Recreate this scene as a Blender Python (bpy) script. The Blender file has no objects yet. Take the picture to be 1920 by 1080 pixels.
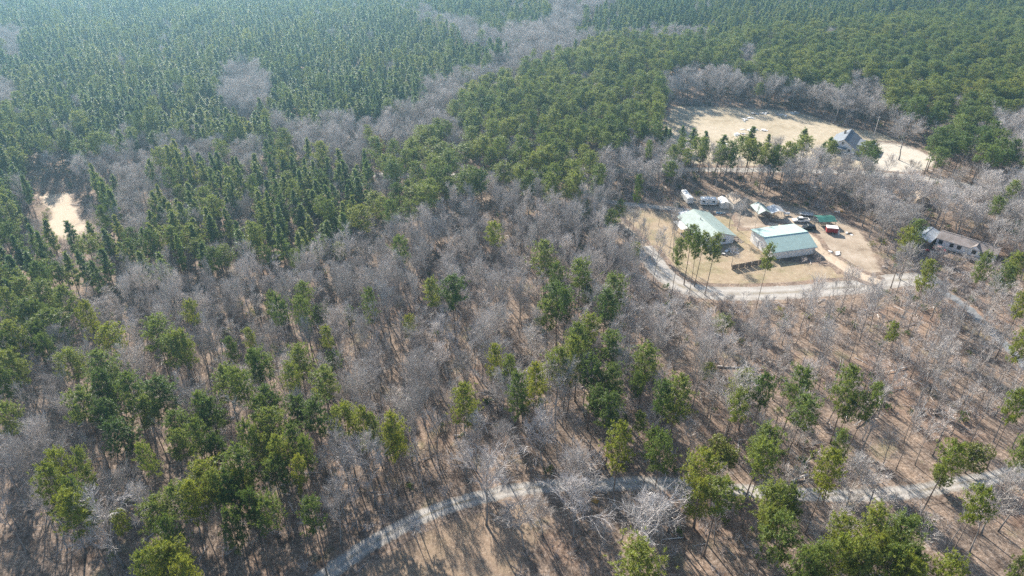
import bpy, math, random
import numpy as np
from mathutils import Vector

# ------------------------------------------------------------------ camera, sky, sun, exposure
SC = bpy.context.scene
COL = SC.collection
PITCH = math.radians(32.5); FPX = 1283.0; CAMH = 110.0
SUN_AZ = math.radians(-25.0); SUN_EL = math.radians(31.0)
cam_d = bpy.data.cameras.new('camera'); cam = bpy.data.objects.new('camera', cam_d); COL.objects.link(cam)
cam_d.sensor_width = 36.0; cam_d.lens = FPX / 1920.0 * 36.0
cam_d.clip_start = 0.5; cam_d.clip_end = 8000.0
cam.location = (0, 0, CAMH); cam.rotation_euler = (math.pi / 2 - PITCH, 0, 0)
SC.camera = cam
w = bpy.data.worlds.new('World'); SC.world = w; w.use_nodes = True
nt = w.node_tree; nt.nodes.clear()
sky = nt.nodes.new('ShaderNodeTexSky'); sky.sky_type = 'NISHITA'; sky.sun_disc = False
sky.sun_elevation = SUN_EL; sky.sun_rotation = SUN_AZ; sky.altitude = 200; sky.air_density = 1.0; sky.dust_density = 1.2
bg = nt.nodes.new('ShaderNodeBackground'); bg.inputs['Strength'].default_value = 0.085
wo = nt.nodes.new('ShaderNodeOutputWorld')
nt.links.new(sky.outputs[0], bg.inputs[0]); nt.links.new(bg.outputs[0], wo.inputs[0])
sun_d = bpy.data.lights.new('sun', 'SUN'); sun = bpy.data.objects.new('sun', sun_d); COL.objects.link(sun)
sun_d.energy = 5.0; sun_d.angle = math.radians(0.53); sun_d.color = (1.0, 0.93, 0.83)
sv = Vector((math.sin(SUN_AZ) * math.cos(SUN_EL), math.cos(SUN_AZ) * math.cos(SUN_EL), math.sin(SUN_EL)))
sun.rotation_euler = (-sv).to_track_quat('-Z', 'Y').to_euler()
sun.location = (-60, 120, 160)
SC.view_settings.view_transform = 'Standard'; SC.view_settings.look = 'None'
SC.view_settings.exposure = 1.58; SC.view_settings.gamma = 1.0; SC.view_settings.use_curve_mapping = False
cy = SC.cycles
cy.max_bounces = 4; cy.diffuse_bounces = 2; cy.glossy_bounces = 2; cy.transmission_bounces = 3
cy.volume_bounces = 0; cy.transparent_max_bounces = 4; cy.caustics_reflective = False; cy.caustics_refractive = False
cy.use_denoising = False
cy.sample_clamp_direct = 1.8; cy.sample_clamp_indirect = 1.0
HAZE_DENSITY = 0.00036

R = math.radians
rs = np.random.RandomState(7)
random.seed(7)

# ------------------------------------------------------------------ pixel <-> ground
def hgt(x, y):
    d = np.clip((np.asarray(y, float) - 400.0) / 250.0, 0, 1); d = d * d * (3 - 2 * d)
    x = np.asarray(x, float); y = np.asarray(y, float)
    return d * (4.5 * np.sin(x / 75.0 + 0.6) * np.cos(y / 90.0) + 3.0 * np.sin((x + y) / 55.0 + 2.0))
def un(px, py, z=0.0):
    dx = (px - 960.0) / FPX; dy = (py - 540.0) / FPX
    Y = math.cos(PITCH) - dy * math.sin(PITCH); Z = -math.sin(PITCH) - dy * math.cos(PITCH)
    t = (CAMH - z) / -Z
    return (dx * t, Y * t)
def pj(x, y, z):
    x = np.asarray(x, float); y = np.asarray(y, float); z = np.asarray(z, float) - CAMH
    dep = y * math.cos(PITCH) - z * math.sin(PITCH)
    up = y * math.sin(PITCH) + z * math.cos(PITCH)
    return 960 + FPX * x / dep, 540 - FPX * up / dep, dep
def inpoly(px, py, poly):
    px = np.asarray(px, float); py = np.asarray(py, float); ins = np.zeros(px.shape, bool)
    n = len(poly)
    for i in range(n):
        x1, y1 = poly[i]; x2, y2 = poly[(i + 1) % n]
        c = (y1 > py) != (y2 > py)
        xi = (x2 - x1) * (py - y1) / ((y2 - y1) if y2 != y1 else 1e-9) + x1
        ins ^= c & (px < xi)
    return ins
def segdist(x, y, pts, closed=False):
    x = np.asarray(x, float); y = np.asarray(y, float); best = np.full(x.shape, 1e9)
    P = list(pts) + ([pts[0]] if closed else [])
    for (x1, y1), (x2, y2) in zip(P, P[1:]):
        vx, vy = x2 - x1, y2 - y1; L = vx * vx + vy * vy + 1e-9
        t = np.clip(((x - x1) * vx + (y - y1) * vy) / L, 0, 1)
        best = np.minimum(best, np.hypot(x - x1 - t * vx, y - y1 - t * vy))
    return best
def smooth(pts, step=1.2):
    P = [np.array(p, float) for p in pts]; P = [2 * P[0] - P[1]] + P + [2 * P[-1] - P[-2]]; out = []
    for i in range(1, len(P) - 2):
        a, b, c, d = P[i - 1:i + 3]; n = max(2, int(np.hypot(*(c - b)) / step))
        for k in range(n):
            t = k / n
            out.append(0.5 * (2 * b + (c - a) * t + (2 * a - 5 * b + 4 * c - d) * t * t + (3 * b - a - 3 * c + d) * t ** 3))
    out.append(P[-2]); return np.array(out)

# ------------------------------------------------------------------ materials
def mat(name):
    m = bpy.data.materials.new(name); m.use_nodes = True; m.node_tree.nodes.clear(); return m
class NT:
    def __init__(s, tree): s.t = tree
    def n(s, typ, **kw):
        nd = s.t.nodes.new(typ)
        for k, v in kw.items():
            if k.startswith('i_'):
                key = k[2:]; key = int(key) if key.isdigit() else key.replace('_', ' ')
                nd.inputs[key].default_value = v
            else: setattr(nd, k, v)
        return nd
    def l(s, a, b): s.t.links.new(a, b)
    def noise(s, vec, scale, detail=3, rough=0.55):
        nd = s.n('ShaderNodeTexNoise'); nd.inputs['Scale'].default_value = scale; nd.inputs['Detail'].default_value = detail
        nd.inputs['Roughness'].default_value = rough
        if vec is not None: s.l(vec, nd.inputs['Vector'])
        return nd.outputs['Fac']
    def ramp(s, fac, stops):
        nd = s.n('ShaderNodeValToRGB'); el = nd.color_ramp.elements
        while len(el) < len(stops): el.new(0.5)
        for e, (p, c) in zip(el, stops): e.position = p; e.color = (*c, 1) if len(c) == 3 else c
        s.l(fac, nd.inputs[0]); return nd.outputs[0]
    def mix(s, fac, a, b, mode='MIX'):
        nd = s.n('ShaderNodeMix', data_type='RGBA', blend_type=mode)
        if isinstance(fac, (int, float)): nd.inputs[0].default_value = fac
        else: s.l(fac, nd.inputs[0])
        for i, v in ((6, a), (7, b)):
            if isinstance(v, tuple): nd.inputs[i].default_value = (*v, 1)
            else: s.l(v, nd.inputs[i])
        return nd.outputs[2]
    def math(s, op, a, b=0.0, clamp=False):
        nd = s.n('ShaderNodeMath', operation=op); nd.use_clamp = clamp
        for i, v in ((0, a), (1, b)):
            if isinstance(v, (int, float)): nd.inputs[i].default_value = v
            else: s.l(v, nd.inputs[i])
        return nd.outputs[0]
    def maprange(s, v, a, b, c=0.0, d=1.0):
        nd = s.n('ShaderNodeMapRange', interpolation_type='SMOOTHSTEP')
        s.l(v, nd.inputs[0])
        for i, x in zip((1, 2, 3, 4), (a, b, c, d)): nd.inputs[i].default_value = x
        return nd.outputs[0]
    def out(s, col, rough=0.9, bump=None, strength=0.3, dist=0.1, metallic=0.0, spec=0.3):
        p = s.n('ShaderNodeBsdfPrincipled'); o = s.n('ShaderNodeOutputMaterial')
        if isinstance(col, tuple): p.inputs['Base Color'].default_value = (*col, 1)
        else: s.l(col, p.inputs['Base Color'])
        if isinstance(rough, (int, float)): p.inputs['Roughness'].default_value = rough
        else: s.l(rough, p.inputs['Roughness'])
        p.inputs['Metallic'].default_value = metallic; p.inputs['Specular IOR Level'].default_value = spec
        if bump is not None:
            b = s.n('ShaderNodeBump'); b.inputs['Strength'].default_value = strength; b.inputs['Distance'].default_value = dist
            s.l(bump, b.inputs['Height']); s.l(b.outputs[0], p.inputs['Normal'])
        s.l(p.outputs[0], o.inputs[0]); return p

def litter_group():
    g = bpy.data.node_groups.new('leaf_litter', 'ShaderNodeTree')
    g.interface.new_socket('Color', in_out='OUTPUT', socket_type='NodeSocketColor')
    g.interface.new_socket('Height', in_out='OUTPUT', socket_type='NodeSocketFloat')
    s = NT(g); pos = s.n('ShaderNodeNewGeometry').outputs['Position']
    big = s.noise(pos, 0.035, 5, 0.65); mid = s.noise(pos, 0.22, 4, 0.6); fine = s.noise(pos, 1.5, 6, 0.80); speck = s.noise(pos, 6.5, 3, 0.7)
    a = s.ramp(fine, [(0.28, (0.045, 0.033, 0.025)), (0.42, (0.140, 0.108, 0.084)), (0.55, (0.240, 0.192, 0.154)), (0.70, (0.43, 0.365, 0.308))])
    b = s.ramp(mid, [(0.3, (0.45, 0.40, 0.38)), (0.48, (0.92, 0.88, 0.86)), (0.68, (1.22, 1.12, 1.03))])
    c = s.mix(1.0, a, b, 'MULTIPLY')
    red = s.maprange(big, 0.5, 0.68); c = s.mix(s.math('MULTIPLY', red, 0.38), c, (0.26, 0.155, 0.105))
    grass = s.maprange(s.noise(pos, 0.09, 5, 0.65), 0.56, 0.70); c = s.mix(s.math('MULTIPLY', grass, 0.45), c, (0.20, 0.185, 0.095))
    pale = s.maprange(speck, 0.60, 0.74); c = s.mix(s.math('MULTIPLY', pale, 0.5), c, (0.38, 0.33, 0.285))
    o = s.n('NodeGroupOutput'); s.l(c, o.inputs[0]); s.l(s.math('ADD', fine, s.math('MULTIPLY', speck, 0.6)), o.inputs[1])
    return g
LITTER = litter_group()
def litter(s):
    nd = s.n('ShaderNodeGroup'); nd.node_tree = LITTER; return nd.outputs[0], nd.outputs[1]
def mat_ground():
    m = mat('leaf_litter_ground'); s = NT(m.node_tree); c, h = litter(s); s.out(c, 0.95, h, 0.6, 0.25, spec=0.1); return m
def mat_patch(name, fn, edge=1.5, noise_amp=2.4, noise_scale=0.35):
    """a ground cover that frays out into leaf litter at its edges (attribute 'edge' = metres inside)"""
    m = mat(name); s = NT(m.node_tree); c, h = litter(s)
    pos = s.n('ShaderNodeNewGeometry').outputs['Position']
    e = s.n('ShaderNodeAttribute', attribute_name='edge').outputs['Fac']
    nz = s.math('MULTIPLY', s.math('SUBTRACT', s.noise(pos, noise_scale, 6, 0.68), 0.5), noise_amp * 2)
    f = s.maprange(s.math('ADD', e, nz), -edge * 0.5, edge * 0.5)
    col, hh = fn(s, pos)
    s.out(s.mix(f, c, col), 0.95, hh, 0.4, 0.12, spec=0.1); return m
def c_dry(s, pos):
    fine = s.noise(pos, 3.0, 5, 0.7); n = s.noise(pos, 0.06, 5, 0.6); m2 = s.noise(pos, 0.4, 4, 0.65)
    c = s.ramp(n, [(0.3, (0.33, 0.27, 0.19)), (0.5, (0.41, 0.345, 0.255)), (0.7, (0.45, 0.38, 0.295))])
    c = s.mix(0.8, c, s.ramp(m2, [(0.3, (0.72, 0.72, 0.70)), (0.6, (1.0, 1.0, 1.0)), (0.75, (1.12, 1.08, 1.05))]), 'MULTIPLY')
    return s.mix(0.4, c, s.ramp(fine, [(0.3, (0.5, 0.5, 0.45)), (0.7, (1.25, 1.25, 1.2))]), 'MULTIPLY'), fine
def c_lawn(s, pos):
    fine = s.noise(pos, 3.0, 5, 0.7); n = s.noise(pos, 0.1, 5, 0.65); m2 = s.noise(pos, 0.5, 4, 0.65)
    c = s.ramp(n, [(0.35, (0.345, 0.27, 0.195)), (0.50, (0.33, 0.26, 0.18)), (0.60, (0.255, 0.215, 0.13)), (0.70, (0.365, 0.285, 0.21))])
    c = s.mix(0.7, c, s.ramp(m2, [(0.3, (0.65, 0.62, 0.6)), (0.6, (1, 1, 1)), (0.75, (1.2, 1.12, 1.05))]), 'MULTIPLY')
    return s.mix(0.4, c, s.ramp(fine, [(0.3, (0.5, 0.5, 0.45)), (0.7, (1.25, 1.25, 1.2))]), 'MULTIPLY'), fine
def c_dirt(s, pos):
    fine = s.noise(pos, 2.5, 5, 0.7); n = s.noise(pos, 0.15, 5, 0.65)
    c = s.ramp(n, [(0.3, (0.20, 0.155, 0.115)), (0.5, (0.31, 0.25, 0.19)), (0.68, (0.40, 0.335, 0.27))])
    return s.mix(0.35, c, s.ramp(fine, [(0.3, (0.6, 0.6, 0.58)), (0.7, (1.25, 1.25, 1.25))]), 'MULTIPLY'), fine
def c_sand(s, pos):
    fine = s.noise(pos, 2.5, 5, 0.7); n = s.noise(pos, 0.12, 5, 0.65)
    c = s.ramp(n, [(0.3, (0.34, 0.265, 0.19)), (0.55, (0.46, 0.375, 0.285)), (0.7, (0.41, 0.32, 0.235))])
    return s.mix(0.25, c, s.ramp(fine, [(0.3, (0.7, 0.7, 0.7)), (0.7, (1.2, 1.2, 1.2))]), 'MULTIPLY'), fine
def c_concrete(s, pos):
    fine = s.noise(pos, 1.5, 5, 0.7); n = s.noise(pos, 0.12, 5, 0.65)
    c = s.ramp(n, [(0.3, (0.32, 0.275, 0.215)), (0.5, (0.45, 0.41, 0.35)), (0.7, (0.40, 0.345, 0.275))])
    return s.mix(0.25, c, s.ramp(fine, [(0.3, (0.75, 0.75, 0.75)), (0.7, (1.15, 1.15, 1.15))]), 'MULTIPLY'), fine
def c_gravel(s, pos):
    fine = s.noise(pos, 3.5, 5, 0.75); n = s.noise(pos, 0.18, 5, 0.65)
    a = s.n('ShaderNodeAttribute', attribute_name='across').outputs['Fac']       # 0 centre .. 1 edge
    rut = s.math('SUBTRACT', 1.0, s.math('MULTIPLY', s.math('ABSOLUTE', s.math('SUBTRACT', a, 0.45)), 3.2), True)
    c = s.ramp(n, [(0.3, (0.23, 0.205, 0.175)), (0.5, (0.31, 0.285, 0.255)), (0.7, (0.37, 0.345, 0.315))])
    c = s.mix(s.math('MULTIPLY', rut, 0.5), c, (0.44, 0.415, 0.385)); grow = s.math('MULTIPLY', s.math('SUBTRACT', 1.0, s.math('MULTIPLY', a, 5.0), True), s.maprange(s.noise(pos, 0.25, 4, 0.6), 0.42, 0.6)); c = s.mix(s.math('MULTIPLY', grow, 0.7), c, (0.20, 0.165, 0.105))
    return s.mix(0.4, c, s.ramp(fine, [(0.3, (0.55, 0.54, 0.52)), (0.7, (1.25, 1.25, 1.25))]), 'MULTIPLY'), fine
def mat_leaf(name, cols, trans=0.42, yel=(1.25, 1.1, 0.6)):
    m = mat(name); s = NT(m.node_tree)
    oi = s.n('ShaderNodeObjectInfo'); pos = s.n('ShaderNodeTexCoord').outputs['Object']
    k = s.ramp(oi.outputs['Random'], [(i / (len(cols) - 1), c) for i, c in enumerate(cols)])
    big = s.noise(oi.outputs['Location'], 0.014, 3, 0.6); k = s.mix(1.0, k, s.ramp(big, [(0.3, (0.80, 0.90, 1.05)), (0.5, (1, 1, 1)), (0.7, (1.28, 1.16, 0.92))]), 'MULTIPLY')
    n = s.noise(pos, 0.9, 4, 0.65)
    k = s.mix(0.75, k, s.ramp(n, [(0.3, (0.62, 0.66, 0.72)), (0.5, (1, 1, 1)), (0.7, (1.35, 1.28, 1.02))]), 'MULTIPLY')
    d = s.n('ShaderNodeBsdfPrincipled'); d.inputs['Roughness'].default_value = 0.5; d.inputs['Specular IOR Level'].default_value = 0.35
    s.l(k, d.inputs['Base Color'])
    t = s.n('ShaderNodeBsdfTranslucent'); s.l(s.mix(1.0, k, yel, 'MULTIPLY'), t.inputs[0])
    mx = s.n('ShaderNodeMixShader'); mx.inputs[0].default_value = trans
    s.l(d.outputs[0], mx.inputs[1]); s.l(t.outputs[0], mx.inputs[2])
    o = s.n('ShaderNodeOutputMaterial'); s.l(mx.outputs[0], o.inputs[0]); return m
def mat_bark(name, c1, c2, sc=3.0, var=0.5):
    m = mat(name); s = NT(m.node_tree); oi = s.n('ShaderNodeObjectInfo'); pos = s.n('ShaderNodeTexCoord').outputs['Object']
    n = s.noise(pos, sc, 4, 0.65); c = s.ramp(n, [(0.3, c1), (0.7, c2)])
    v = s.math('ADD', s.math('MULTIPLY', oi.outputs['Random'], var), 1 - var / 2)
    cc = s.n('ShaderNodeCombineColor'); [s.l(v, cc.inputs[i]) for i in range(3)]
    s.out(s.mix(1.0, c, cc.outputs[0], 'MULTIPLY'), 0.9, spec=0.15); return m
def mat_paint(name, col, rough=0.5, dirt=0.25, metallic=0.0, scale=0.7, spec=0.4, streak=False):
    m = mat(name); s = NT(m.node_tree); pos = s.n('ShaderNodeTexCoord').outputs['Object']
    if streak:
        mp = s.n('ShaderNodeMapping'); mp.inputs['Scale'].default_value = (1.0, 1.0, 0.25); s.l(pos, mp.inputs[0]); pos = mp.outputs[0]
    n = s.noise(pos, scale, 5, 0.65); n2 = s.noise(pos, scale * 6, 3, 0.6)
    d = tuple(c * (1 - dirt) * k for c, k in zip(col, (1.0, 0.96, 0.9)))
    c = s.ramp(n, [(0.32, d), (0.62, col)])
    c = s.mix(dirt * 0.6, c, s.ramp(n2, [(0.35, (0.7, 0.68, 0.64)), (0.65, (1.08, 1.08, 1.08))]), 'MULTIPLY')
    s.out(c, s.maprange(n2, 0.3, 0.7, rough - 0.08, rough + 0.1), metallic=metallic, spec=spec); return m
def mat_ribbed(name, col, rough=0.4, dirt=0.2, axis=0, pitch=0.3, metallic=0.0, depth=0.03):
    m = mat(name); s = NT(m.node_tree); pos = s.n('ShaderNodeTexCoord').outputs['Object']
    n = s.noise(pos, 0.5, 5, 0.65); d = tuple(c * (1 - dirt) for c in col); c = s.ramp(n, [(0.35, d), (0.6, col)])
    x = s.n('ShaderNodeSeparateXYZ'); s.l(pos, x.inputs[0])
    ph = s.math('FRACT', s.math('DIVIDE', x.outputs[axis], pitch)); rib = s.math('LESS_THAN', ph, 0.14)
    n2 = s.noise(pos, 3.0, 3, 0.6); c = s.mix(dirt * 0.5, c, s.ramp(n2, [(0.35, (0.75, 0.72, 0.68)), (0.65, (1.06, 1.06, 1.06))]), 'MULTIPLY')
    c = s.mix(s.math('MULTIPLY', rib, 0.18), c, tuple(q * 0.7 for q in col))
    s.out(c, rough, rib, 0.12, depth, metallic=metallic, spec=0.45); return m
def mat_glass(name):
    m = mat(name); s = NT(m.node_tree); s.out((0.02, 0.026, 0.032), 0.08, spec=0.6); return m

M = {}
M['ground'] = mat_ground()
M['field'] = mat_patch('dry_field_grass', c_dry, 2.0, 3.0, 0.2)
M['lawn'] = mat_patch('patchy_lawn', c_lawn, 2.0, 3.0, 0.25)
M['dirt'] = mat_patch('bare_dirt', c_dirt, 2.0, 2.5, 0.3)
M['sand'] = mat_patch('pale_sand', c_sand, 2.0, 4.0, 0.18)
M['concrete'] = mat_patch('pale_drive', c_concrete, 3.0, 5.0, 0.16)
M['gravel'] = mat_patch('gravel', c_gravel, 0.6, 0.9, 0.7)
M['dirt_track'] = mat_patch('brown_track', c_dirt, 0.8, 1.1, 0.5)
M['track'] = mat_patch('dirt_track', c_sand, 0.8, 0.9, 0.7)
M['pine'] = mat_leaf('pine_needles', [(0.125, 0.180, 0.050), (0.150, 0.205, 0.054), (0.185, 0.230, 0.058), (0.145, 0.195, 0.064)])
M['pine_dark'] = mat_leaf('dark_pine_needles', [(0.075, 0.125, 0.036), (0.092, 0.145, 0.042), (0.115, 0.165, 0.045)])
M['pine_yellow'] = mat_leaf('yellow_green_needles', [(0.170, 0.215, 0.040), (0.205, 0.245, 0.042), (0.185, 0.225, 0.055)])
M['plant'] = mat_leaf('plantation_needles', [(0.085, 0.145, 0.062), (0.150, 0.215, 0.080), (0.120, 0.180, 0.070), (0.205, 0.250, 0.088), (0.135, 0.200, 0.085), (0.100, 0.165, 0.070)])
M['holly'] = mat_leaf('broad_evergreen_leaf', [(0.190, 0.215, 0.055), (0.220, 0.240, 0.060)], 0.3)
M['rust'] = mat_leaf('rust_brown_leaf', [(0.20, 0.115, 0.050), (0.24, 0.145, 0.06)], 0.35, (1.2, 1.0, 0.8))
M['bark_pine'] = mat_bark('pine_bark', (0.13, 0.095, 0.075), (0.24, 0.19, 0.155))
M['bark'] = mat_bark('grey_bark', (0.17, 0.15, 0.135), (0.31, 0.285, 0.265))
M['twig'] = mat_bark('grey_twigs', (0.38, 0.345, 0.318), (0.56, 0.52, 0.485), 1.5, 0.45)
M['twig_pale'] = mat_bark('pale_twigs', (0.38, 0.35, 0.33), (0.53, 0.495, 0.47), 1.5, 0.25)
M['limb'] = mat_bark('pale_limbs', (0.30, 0.265, 0.24), (0.50, 0.455, 0.42), 2.0, 0.4)
M['brush'] = mat_bark('brush_stems', (0.32, 0.275, 0.25), (0.48, 0.43, 0.40), 1.5, 0.6)
M['snag'] = mat_bark('bleached_wood', (0.42, 0.37, 0.33), (0.68, 0.63, 0.58), 2.0, 0.2)

# ------------------------------------------------------------------ mesh helpers
class MB:
    def __init__(s): s.v = []; s.f = []; s.mi = []
    def add(s, vs, fs, mi=0):
        o = len(s.v); s.v.extend([tuple(map(float, v)) for v in vs]); s.f.extend([tuple(i + o for i in f) for f in fs]); s.mi.extend([mi] * len(fs)); return s
    def box(s, c, d, mi=0, taper=1.0, rz=0.0):
        x, y, z = (q / 2 for q in d); cs, sn = math.cos(rz), math.sin(rz); vs = []
        for (a, b, e) in ((-1, -1, -1), (1, -1, -1), (1, 1, -1), (-1, 1, -1), (-1, -1, 1), (1, -1, 1), (1, 1, 1), (-1, 1, 1)):
            k = taper if e > 0 else 1.0; px, py = a * x * k, b * y * k
            vs.append((c[0] + px * cs - py * sn, c[1] + px * sn + py * cs, c[2] + e * z))
        s.add(vs, [(0, 3, 2, 1), (4, 5, 6, 7), (0, 1, 5, 4), (1, 2, 6, 5), (2, 3, 7, 6), (3, 0, 4, 7)], mi); return s
    def tube(s, pts, rad, n=5, mi=0, cap=True):
        pts = [np.array(p, float) for p in pts]; vs = []; up = np.array((0.31, 0.17, 0.93))
        for i, p in enumerate(pts):
            d = pts[min(i + 1, len(pts) - 1)] - pts[max(i - 1, 0)]; d = d / (np.linalg.norm(d) + 1e-9)
            ref = up if abs(d @ up) < 0.95 else np.array((1.0, 0, 0)); u = np.cross(d, ref); u /= np.linalg.norm(u); v = np.cross(d, u)
            r = rad[i] if hasattr(rad, '__len__') else rad
            vs += [p + r * (math.cos(2 * math.pi * k / n) * u + math.sin(2 * math.pi * k / n) * v) for k in range(n)]
        fs = []
        for i in range(len(pts) - 1):
            for k in range(n): a = i * n + k; b = i * n + (k + 1) % n; fs.append((a, b, b + n, a + n))
        if cap: fs.append(tuple(range(n))[::-1]); fs.append(tuple((len(pts) - 1) * n + k for k in range(n)))
        s.add(vs, fs, mi); return s
    def prism(s, prof, y0, y1, mi=0):
        """profile in (x,z) extruded along y"""
        n = len(prof); vs = [(x, y0, z) for x, z in prof] + [(x, y1, z) for x, z in prof]
        s.add(vs, [tuple(range(n)), tuple(range(2 * n - 1, n - 1, -1))] + [(i, (i + 1) % n + 0, (i + 1) % n + n, i + n)[::-1] for i in range(n)], mi); return s
    def disc(s, c, r, wd, n=12, mi=0):
        vs = []; 
        for sgn in (-1, 1): vs += [(c[0] + r * math.cos(2 * math.pi * k / n), c[1] + sgn * wd / 2, c[2] + r * math.sin(2 * math.pi * k / n)) for k in range(n)]
        s.add(vs, [tuple(range(n)), tuple(range(2 * n - 1, n - 1, -1))] + [(k, (k + 1) % n, (k + 1) % n + n, k + n)[::-1] for k in range(n)], mi); return s
    def mesh(s, name, mats, smooth_=False):
        me = bpy.data.meshes.new(name); me.from_pydata(s.v, [], s.f); me.update()
        for m in (mats if isinstance(mats, (list, tuple)) else [mats]): me.materials.append(m)
        if any(s.mi): me.polygons.foreach_set('material_index', s.mi)
        if smooth_: me.polygons.foreach_set('use_smooth', [True] * len(me.polygons))
        return me
def link(name, me, parent=None):
    o = bpy.data.objects.new(name, me); COL.objects.link(o); o.parent = parent; return o
def part(name, mb, m, parent, smooth_=False): return link(name, mb.mesh(name, m, smooth_), parent)
def tag(o, label, cat, group=None):
    o['label'] = label; o['category'] = cat
    if group: o['group'] = group
    return o
def thing(name, label, cat, loc, rz=0.0, group=None):
    o = bpy.data.objects.new(name, None); COL.objects.link(o); o.empty_display_size = 0.5
    o.location = (loc[0], loc[1], loc[2] if len(loc) > 2 else float(hgt(loc[0], loc[1]))); o.rotation_euler = (0, 0, rz)
    return tag(o, label, cat, group)
def structure(o): o['kind'] = 'structure'; return o

# ------------------------------------------------------------------ ground, roads, clearings
def axis(lo, hi, step, far):
    a = list(np.arange(lo, hi + 0.1, step)); return [-far, -far * 0.6] + a + [far * 0.6, far]
gx = axis(-700, 700, 20, 2500); gy = [-2500, -1200, -400] + list(np.arange(-100, 1001, 20)) + [1400, 2500]
GX, GY = np.meshgrid(gx, gy); GZ = hgt(GX, GY); nx, ny = len(gx), len(gy)
me = bpy.data.meshes.new('ground')
me.from_pydata(np.stack([GX.ravel(), GY.ravel(), GZ.ravel()], 1).tolist(), [], [(j * nx + i, j * nx + i + 1, (j + 1) * nx + i + 1, (j + 1) * nx + i) for j in range(ny - 1) for i in range(nx - 1)])
me.materials.append(M['ground']); me.polygons.foreach_set('use_smooth', [True] * len(me.polygons)); structure(link('ground', me))

def patch(name, pxpoly, m, z, margin=4.0, step=1.6):
    poly = [un(*p) for p in pxpoly]; P = np.array(poly)
    x0, y0 = P.min(0) - margin; x1, y1 = P.max(0) + margin
    xs = np.arange(x0, x1 + step, step); ys = np.arange(y0, y1 + step, step); X, Y = np.meshgrid(xs, ys)
    sd = segdist(X, Y, poly, True); sd = np.where(inpoly(X, Y, poly), sd, -sd)
    keep = sd > -margin; idx = -np.ones(X.shape, int); vs = []; fs = []; at = []
    q = keep[:-1, :-1] & keep[1:, :-1] & keep[:-1, 1:] & keep[1:, 1:]
    for j, i in zip(*np.nonzero(q)):
        f = []
        for (a, b) in ((j, i), (j, i + 1), (j + 1, i + 1), (j + 1, i)):
            if idx[a, b] < 0: idx[a, b] = len(vs); vs.append((X[a, b], Y[a, b], z)); at.append(sd[a, b])
            f.append(idx[a, b])
        fs.append(tuple(f))
    me = bpy.data.meshes.new(name); me.from_pydata(vs, [], fs); me.materials.append(m)
    me.attributes.new('edge', 'FLOAT', 'POINT').data.foreach_set('value', at)
    structure(link(name, me)); return poly
FIELD = patch('field', [(1235, 268), (1250, 225), (1262, 200), (1330, 200), (1400, 203), (1480, 208), (1530, 220), (1570, 236), (1640, 248), (1700, 268), (1762, 293), (1750, 312), (1690, 322), (1560, 312), (1330, 310), (1240, 300)], M['field'], 0.02)
LAWN = patch('lawn', [(1140, 380), (1200, 386), (1270, 393), (1330, 398), (1420, 405), (1450, 440), (1440, 470), (1470, 490), (1560, 500), (1640, 518), (1560, 540), (1420, 545), (1300, 538), (1240, 505), (1200, 452), (1160, 412)], M['lawn'], 0.02)
YARD = patch('yard', [(1262, 384), (1275, 364), (1330, 366), (1400, 372), (1480, 388), (1560, 400), (1610, 432), (1640, 480), (1655, 522), (1590, 512), (1540, 480), (1520, 452), (1440, 428), (1392, 425), (1380, 400), (1300, 395)], M['dirt'], 0.03)
SAND = patch('sandy_clearing', [(72, 366), (130, 361), (142, 395), (168, 425), (162, 442), (118, 450), (92, 440), (98, 400)], M['sand'], 0.02)
M['verge'] = mat_patch('thin_verge_grass', lambda s, pos: (s.mix(0.72, c_lawn(s, pos)[0], s.ramp(s.noise(pos, 1.4, 6, 0.75), [(0.3, (0.10, 0.068, 0.048)), (0.5, (0.215, 0.15, 0.108)), (0.7, (0.34, 0.26, 0.195))])), s.noise(pos, 3.0, 4)), 6.0, 9.0, 0.10)
VERGE = patch('grass_verge', [(740, 1010), (850, 965), (960, 938), (1012, 948), (985, 1020), (930, 1100), (640, 1150), (690, 1075)], M['verge'], 0.02, 8.0)
HDRIVE = patch('house_drive', [(1646, 268), (1690, 270), (1762, 298), (1735, 318), (1690, 326), (1640, 322), (1632, 300)], M['concrete'], 0.03)
PATCHES = dict(field=FIELD, lawn=LAWN, yard=YARD, sand=SAND, verge=VERGE, hdrive=HDRIVE)
ROADS = {}
def road(name, pxs, width, z, m):
    c = smooth([un(*p) for p in pxs]); d = np.gradient(c, axis=0); d /= np.linalg.norm(d, axis=1)[:, None]; nrm = np.stack([-d[:, 1], d[:, 0]], 1)
    hw = width / 2; offs = [-hw - 2.0, -hw, -hw * 0.6, -hw * 0.25, 0, hw * 0.25, hw * 0.6, hw, hw + 2.0]; vs = []; fs = []; ed = []; ac = []
    wob = np.interp(np.arange(len(c)), np.arange(0, len(c) + 8, 8), rs.normal(0, 0.25, len(np.arange(0, len(c) + 8, 8))))
    for i in range(len(c)):
        for o in offs:
            p = c[i] + nrm[i] * (o + wob[i]); vs.append((p[0], p[1], float(hgt(p[0], p[1])) + z)); ed.append(hw - abs(o)); ac.append(abs(o) / hw)
    n = len(offs)
    for i in range(len(c) - 1):
        for k in range(n - 1): fs.append((i * n + k, i * n + k + 1, (i + 1) * n + k + 1, (i + 1) * n + k)[::-1])
    me = bpy.data.meshes.new(name); me.from_pydata(vs, [], fs); me.materials.append(m)
    me.attributes.new('edge', 'FLOAT', 'POINT').data.foreach_set('value', ed); me.attributes.new('across', 'FLOAT', 'POINT').data.foreach_set('value', ac)
    structure(link(name, me)); ROADS[name] = (c[::3], hw)
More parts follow.
